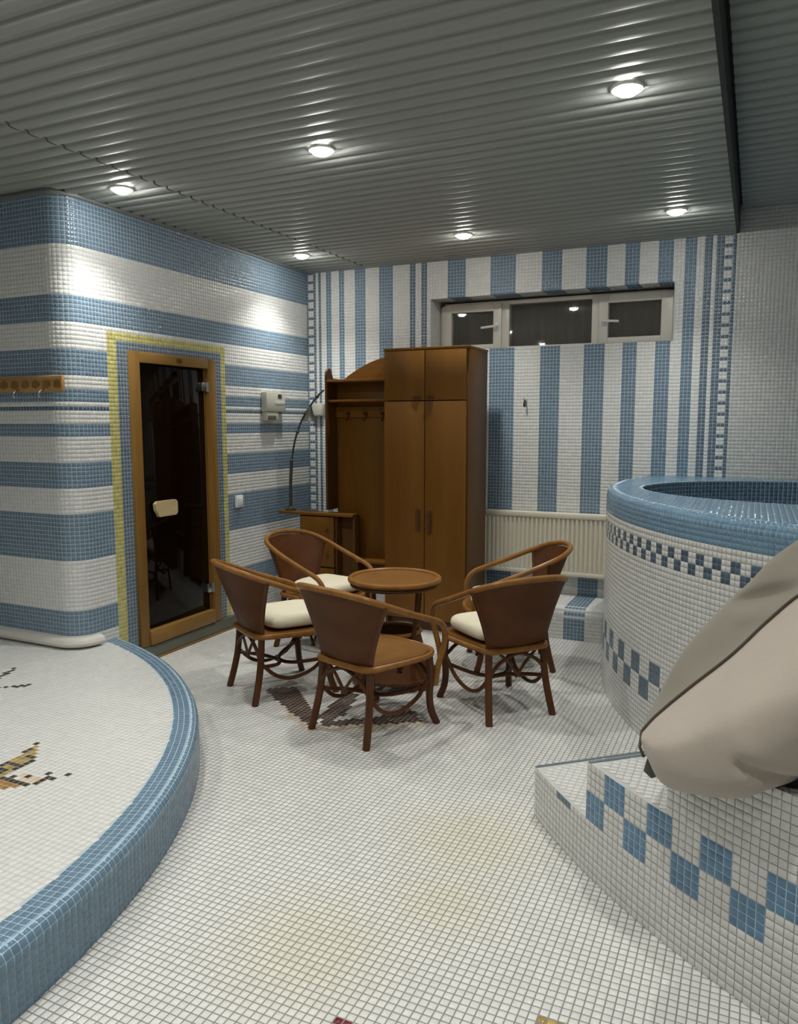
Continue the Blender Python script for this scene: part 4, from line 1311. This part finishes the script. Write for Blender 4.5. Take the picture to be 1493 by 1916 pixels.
def make_chair(label, group):
    t = thing('rattan_chair', label, 'chair', (0, 0, 0), 0, group)
    # arm rail: from the front leg up, round the back and down again
    half = [(0.222, 0.225, 0.20), (0.232, 0.238, 0.30), (0.25, 0.258, 0.40), (0.262, 0.25, 0.475), (0.27, 0.205, 0.53), (0.272, 0.11, 0.568), (0.27, -0.02, 0.616),
            (0.262, -0.155, 0.67), (0.228, -0.262, 0.714), (0.132, -0.33, 0.742), (0.0, -0.352, 0.75)]
    bm = bmesh.new()
    add_tube(bm, spline(sym(half), 5), 0.0155, 10)
    obj('arm_rail', bm, 'rattan', t)
    # woven back panel: wide at the rail, narrow at the seat, curved round the sitter
    bm = bmesh.new()
    nu_, nv_ = 18, 12
    fr, bk = [], []
    for j in range(nv_ + 1):
        v = j / nv_
        hw = 0.162 + (0.266 - 0.162) * v ** 1.25
        z = 0.365 + 0.366 * v
        yb_ = -0.195 - 0.147 * v ** 0.9
        dep = 0.028 + 0.135 * v
        rf, rb = [], []
        for i in range(nu_ + 1):
            u = -1 + 2 * i / nu_
            x = hw * math.sin(u * 1.45) / math.sin(1.45)
            y_ = yb_ + dep * (1 - math.cos(u * 1.45)) / (1 - math.cos(1.45))
            zz = z - 0.055 * v * u * u
            nx_, ny_ = -math.sin(u * 1.2), math.cos(u * 1.2)
            rf.append(bm.verts.new((x + nx_ * 0.006, y_ + ny_ * 0.006, zz)))
            rb.append(bm.verts.new((x - nx_ * 0.006, y_ - ny_ * 0.006, zz)))
        fr.append(rf); bk.append(rb)
    for j in range(nv_):
        for i in range(nu_):
            bm.faces.new((fr[j][i], fr[j][i + 1], fr[j + 1][i + 1], fr[j + 1][i]))
            bm.faces.new((bk[j][i + 1], bk[j][i], bk[j + 1][i], bk[j + 1][i + 1]))
    for j in range(nv_):
        for i in (0, nu_):
            a = (fr[j][i], fr[j + 1][i], bk[j + 1][i], bk[j][i])
            bm.faces.new(a)
    for i in range(nu_):
        for j in (0, nv_):
            bm.faces.new((fr[j][i], fr[j][i + 1], bk[j][i + 1], bk[j][i]))
    edge_l = [Vector((fr[j][0].co + bk[j][0].co) / 2) for j in range(nv_ + 1)]
    edge_r = [Vector((fr[j][nu_].co + bk[j][nu_].co) / 2) for j in range(nv_ + 1)]
    obj('backrest', bm, 'weave', t)
    for e in (edge_l, edge_r):
        bm = bmesh.new()
        add_tube(bm, e, 0.0115, 8)
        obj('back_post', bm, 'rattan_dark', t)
    # seat with a rounded front, and its cane rim
    sp_ = [(0.165, -0.18), (0.195, -0.06), (0.216, 0.08), (0.215, 0.17), (0.17, 0.245), (0.08, 0.275), (0.0, 0.28)]
    loop = [(x, y, 0) for x, y in sp_] + [(-x, y, 0) for x, y in sp_[::-1][1:]]
    lo2 = spline(loop + [(-0.09, -0.2, 0), (0.09, -0.2, 0)], 4, closed=True)
    bm = bmesh.new()
    n = len(lo2)
    rings = []
    for s, z in ((0.985, 0.357), (1.0, 0.366), (0.985, 0.377), (0.75, 0.374), (0.35, 0.368)):
        rings.append([bm.verts.new((p.x * s, 0.03 + (p.y - 0.03) * s, z)) for p in lo2])
    for A_, B_ in zip(rings, rings[1:]):
        for k in range(n):
            bm.faces.new((A_[k], A_[(k + 1) % n], B_[(k + 1) % n], B_[k]))
    bm.faces.new(rings[0][::-1]); bm.faces.new(rings[-1])
    obj('seat', bm, 'weave_seat', t)
    bm = bmesh.new()
    add_tube(bm, [(p.x * 1.03, 0.03 + (p.y - 0.03) * 1.03, 0.362) for p in lo2], 0.015, 8, closed=True)
    obj('seat_rim', bm, 'rattan', t)
    # legs
    for s in (-1, 1):
        bm = bmesh.new()
        add_tube(bm, spline([(s * 0.162, -0.175, 0.35), (s * 0.168, -0.185, 0.22), (s * 0.178, -0.205, 0.11), (s * 0.19, -0.232, 0.0)], 4), 0.0185, 10)
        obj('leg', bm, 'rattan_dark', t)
    for s in (-1, 1):
        bm = bmesh.new()
        add_tube(bm, spline([(s * 0.205, 0.2, 0.35), (s * 0.21, 0.205, 0.25), (s * 0.203, 0.205, 0.15), (s * 0.207, 0.215, 0.07), (s * 0.224, 0.238, 0.0)], 4), 0.0185, 10)
        obj('leg', bm, 'rattan_dark', t)
    # bentwood stretchers: arcs under each side, plus a low hoop across
    for s in (-1, 1):
        bm = bmesh.new()
        add_tube(bm, spline([(s * 0.205, 0.2, 0.24), (s * 0.19, 0.12, 0.15), (s * 0.182, 0.0, 0.115), (s * 0.174, -0.1, 0.14), (s * 0.17, -0.185, 0.22)], 4), 0.0105, 8)
        obj('stretcher', bm, 'rattan_dark', t)
    bm = bmesh.new()
    add_tube(bm, spline([(0.205, 0.2, 0.2), (0.1, 0.05, 0.17), (0.0, 0.0, 0.165), (-0.1, 0.05, 0.17), (-0.205, 0.2, 0.2)], 4), 0.0105, 8)
    add_tube(bm, spline([(0.172, -0.19, 0.2), (0.1, -0.06, 0.176), (0.0, -0.015, 0.168), (-0.1, -0.06, 0.176), (-0.172, -0.19, 0.2)], 4), 0.0105, 8)
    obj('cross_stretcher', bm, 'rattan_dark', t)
    for (a, b_) in (((0.165, -0.19, 0.24), (-0.165, -0.19, 0.24)), ((0.205, 0.208, 0.24), (-0.205, 0.208, 0.24))):
        bm = bmesh.new()
        m_ = Vector(((a[0] + b_[0]) / 2, a[1], 0.335))
        q1 = (a[0] * 0.62, a[1], 0.3)
        add_tube(bm, spline([a, q1, (0.0, a[1], 0.338), (-q1[0], a[1], 0.3), b_], 4), 0.010, 8)
        for sx in (-0.07, 0.07):
            add_tube(bm, spline([(sx * 1.6, a[1], 0.35), (sx * 0.7, a[1], 0.29), (sx * 0.1, a[1], 0.235), (-sx * 0.2, a[1], 0.215)], 4), 0.008, 8)
        obj('brace', bm, 'rattan_dark', t)
    return t

chair_specs = [('front', (-1.672, 3.281), -17.3, 'rattan armchair with bare woven seat, nearest to the camera, back turned', False),
               ('left', (-2.386, 3.544), -32.7, 'rattan armchair with cream cushion in front of the sauna door', True),
               ('back', (-2.61, 4.365), -99.8, 'rattan armchair with cream cushion in front of the small cabinet, facing the table', True),
               ('right', (-1.187, 3.806), 49.3, 'rattan armchair with cream cushion nearest the pool, woven back turned to camera', True),
               ('far', (-1.336, 4.540), 115.0, 'rattan armchair in front of the radiator, partly behind another chair', True)]
cushion_labels = {'left': 'cream seat cushion on the chair by the sauna door', 'back': 'cream seat cushion on the chair before the small cabinet',
                  'right': 'cream seat cushion on the chair nearest the pool', 'far': 'cream seat cushion on the chair before the radiator'}
def cushion_mesh():
    bm = bmesh.new()
    nu_, nv_ = 28, 10
    rows = []
    for j in range(nv_ + 1):
        ph = -PI / 2 + PI * j / nv_
        row = []
        for i in range(nu_):
            a = 2 * PI * i / nu_
            ca_, sa_ = math.cos(a), math.sin(a)
            e = 0.42
            sx = math.copysign(abs(ca_) ** e, ca_); sy_ = math.copysign(abs(sa_) ** e, sa_)
            cr = abs(math.cos(ph)) ** 0.45
            zz = math.copysign(abs(math.sin(ph)) ** 0.8, ph)
            wob = 1 + 0.012 * math.sin(3 * a + 1) + 0.01 * math.sin(7 * a)
            row.append(bm.verts.new((0.185 * sx * cr * wob, 0.19 * sy_ * cr * wob, 0.048 * zz * (1 - 0.1 * (cr < 0.6)))))
        rows.append(row)
    for A_, B_ in zip(rows, rows[1:]):
        for i in range(nu_):
            bm.faces.new((A_[i], A_[(i + 1) % nu_], B_[(i + 1) % nu_], B_[i]))
    bmesh.ops.remove_doubles(bm, verts=bm.verts, dist=1e-5)
    me = bpy.data.meshes.new('seat_cushion')
    bmesh.ops.recalc_face_normals(bm, faces=bm.faces)
    bm.to_mesh(me); bm.free()
    me.materials.append(M['cushion'])
    me.polygons.foreach_set('use_smooth', [True] * len(me.polygons))
    return me
cush_me = cushion_mesh()
proto = None
for key, (x, y), deg, lb, cush in chair_specs:
    if proto is None:
        c = proto = make_chair(lb, 'rattan armchairs round the table')
    else:
        c = proto.copy(); COL.objects.link(c); c['label'] = lb
        for ch in list(proto.children):
            d = ch.copy(); COL.objects.link(d); d.parent = c
    c.location = (x, y, 0.0005)
    c.rotation_euler = (0, 0, math.radians(deg))
    if cush:
        q = link('seat_cushion', cush_me)
        f = Vector((-math.sin(math.radians(deg)), math.cos(math.radians(deg)), 0))
        q.location = Vector((x, y, 0.425)) + f * 0.065
        q.rotation_euler = (0, 0, math.radians(deg + random.uniform(-4, 4)))
        tag(q, cushion_labels[key], 'cushion', 'cream seat cushions on the chairs')

# ------------------------------------------------------------------ round rattan table
tb = thing('rattan_table', 'low round rattan table with cane rim between the armchairs', 'table', (-1.86, 3.95, 0))
bm = bmesh.new()
add_lathe(bm, [(0.02, 0.596), (0.25, 0.596), (0.25, 0.606), (0.02, 0.606)], 40)
obj('tabletop', bm, 'weave_seat', tb)
bm = bmesh.new()
def ringp(r, z, n=40):
    return [(r * math.cos(2 * PI * k / n), r * math.sin(2 * PI * k / n), z) for k in range(n)]
add_tube(bm, ringp(0.256, 0.604), 0.0165, 10, closed=True)
obj('top_rim', bm, 'rattan', tb)
bm = bmesh.new(); add_tube(bm, ringp(0.248, 0.575), 0.011, 8, closed=True); obj('under_ring', bm, 'rattan_dark', tb)
for k in range(4):
    a = PI / 4 + k * PI / 2 + 0.35
    bm = bmesh.new()
    ux, uy = math.cos(a), math.sin(a)
    add_tube(bm, spline([(ux * 0.205, uy * 0.205, 0.588), (ux * 0.19, uy * 0.19, 0.42), (ux * 0.17, uy * 0.17, 0.28), (ux * 0.2, uy * 0.2, 0.12), (ux * 0.255, uy * 0.255, 0.0)], 4), 0.013, 10)
    obj('leg', bm, 'rattan_dark', tb)
bm = bmesh.new(); add_tube(bm, ringp(0.15, 0.30), 0.012, 8, closed=True); obj('waist_ring', bm, 'rattan', tb)
bm = bmesh.new()
add_lathe(bm, [(0.150, 0.29), (0.172, 0.2), (0.21, 0.11), (0.245, 0.05), (0.235, 0.05), (0.2, 0.11), (0.16, 0.2), (0.14, 0.29)], 36, cap=False)
obj('woven_skirt', bm, 'weave', tb)
bm = bmesh.new(); add_tube(bm, ringp(0.245, 0.05), 0.012, 8, closed=True); obj('foot_ring', bm, 'rattan_dark', tb)

# ------------------------------------------------------------------ big cloth bag on the steps
secs = [[(-0.249, 2.16, 0.640), (-0.247, 2.12, 0.63), (-0.234, 2.12, 0.594), (-0.244, 2.2, 0.585), (-0.253, 2.2, 0.634)],
        [(-0.213, 2.18, 0.686), (-0.202, 2.03, 0.651), (-0.183, 2.08, 0.538), (-0.195, 2.32, 0.63), (-0.226, 2.28, 0.700)],
        [(-0.134, 2.2, 0.769), (-0.114, 1.97, 0.705), (-0.1, 2.03, 0.548), (-0.1, 2.42, 0.67), (-0.168, 2.32, 0.826)],
        [(-0.03, 2.22, 0.872), (-0.019, 1.93, 0.791), (0.007, 1.985, 0.582), (0.01, 2.5, 0.66), (-0.094, 2.38, 0.924)],
        [(0.057, 2.25, 0.972), (0.07, 1.92, 0.849), (0.09, 2.02, 0.612), (0.122, 2.5, 0.65), (0.0, 2.42, 1.022)],
        [(0.142, 2.26, 1.058), (0.155, 1.92, 0.887), (0.177, 2.05, 0.64), (0.232, 2.5, 0.64), (0.085, 2.45, 1.112)],
        [(0.271, 2.26, 1.133), (0.276, 1.98, 0.886), (0.306, 2.1, 0.642), (0.377, 2.5, 0.65), (0.237, 2.45, 1.189)],
        [(0.406, 2.25, 0.983), (0.407, 2.15, 0.876), (0.426, 2.2, 0.727), (0.456, 2.4, 0.774), (0.409, 2.35, 1.001)]]
K = 14
loops = []
cols = [[s[k] for s in secs] for k in range(5)]
fine = [spline(c_, 10) for c_ in cols]
for i in range(len(fine[0])):
    loops.append(spline([fine[k][i] for k in range(5)], K, closed=True))
def crease(p, a, b_, sig, depth):
    ax, az = a; bx_, bz_ = b_
    dx, dz = bx_ - ax, bz_ - az
    t = max(0.0, min(1.0, ((p.x - ax) * dx + (p.z - az) * dz) / (dx * dx + dz * dz)))
    ex, ez = p.x - ax - t * dx, p.z - az - t * dz
    d2 = ex * ex + ez * ez
    return depth * math.exp(-d2 / (sig * sig)) * math.sin(PI * min(1.0, 0.15 + t * 0.85)) ** 0.5
nk = len(loops[0])
for L_ in loops:
    for k in range(nk):
        p = L_[k]
        wob = 0.004 * math.sin(11 * p.x + 17 * p.z) * math.sin(23 * p.z - 9 * p.x + 1)
        if 2 < k < 3 * K:
            p.y += crease(p, (0.005, 0.695), (0.2, 0.61), 0.014, 0.022) - crease(p, (0.02, 0.73), (0.2, 0.66), 0.03, 0.008) + wob
        elif k > 4 * K - 8:
            p.y += crease(p, (-0.03, 0.985), (0.16, 1.07), 0.018, 0.03) - crease(p, (-0.02, 0.96), (0.16, 1.03), 0.022, 0.016) + wob
bag = thing('cloth_bag', 'large slumped beige and olive cloth bag lying on the white steps at right', 'bag', (0.0, 2.2, 0.62))
bgo = Vector(bag.location)
def bag_part(name, ks, mat, cap=False):
    bm = bmesh.new()
    grid = []
    n = len(loops[0])
    for L_ in loops:
        grid.append([bm.verts.new(L_[k % n] - bgo) for k in ks])
    for A_, B_ in zip(grid, grid[1:]):
        for k in range(len(ks) - 1):
            bm.faces.new((A_[k], A_[k + 1], B_[k + 1], B_[k]))
    if cap:
        for g in (grid[0], grid[-1]):
            bm.faces.new(g)
    return obj(name, bm, mat, bag, angle=80)
n = len(loops[0])
bag_part('front_panel', list(range(0, 3 * K + 1)), 'beige', True)
bag_part('back_panel', list(range(3 * K, n + 1)), 'olive', True)
bm = bmesh.new()
seam = [L_[0] - bgo + Vector((-0.002, -0.004, 0.001)) for L_ in loops]
tip = [Vector(p) - bgo for p in ((-0.238, 2.115, 0.585), (-0.25, 2.118, 0.61))]
add_tube(bm, tip + seam, 0.0042, 8)
obj('piping', bm, 'piping', bag)
bm = bmesh.new()
add_prism(bm, [(-0.222, 0.612), (-0.236, 0.552), (-0.215, 0.534), (-0.185, 0.552)], 2.10, 2.106, 'y')
bmesh.ops.translate(bm, verts=bm.verts, vec=-bgo)
obj('tag', bm, 'tag', bag, False)
bm = bmesh.new()
poly = [(0.06, 2.06), (0.12, 2.035), (0.22, 2.045), (0.3, 2.1), (0.28, 2.2), (0.16, 2.2)]
A_ = [bm.verts.new((x, y, 0.604)) for x, y in poly]
B_ = [bm.verts.new((x + 0.004, y + 0.012, 0.64)) for x, y in poly]
for k in range(len(poly)):
    bm.faces.new((A_[k], A_[(k + 1) % len(poly)], B_[(k + 1) % len(poly)], B_[k]))
bm.faces.new(A_[::-1]); bm.faces.new(B_)
bmesh.ops.bevel(bm, geom=list(bm.edges), offset=0.008, segments=2, affect='EDGES')
bmesh.ops.translate(bm, verts=bm.verts, vec=-bgo)
obj('bottom_patch', bm, 'black', bag)
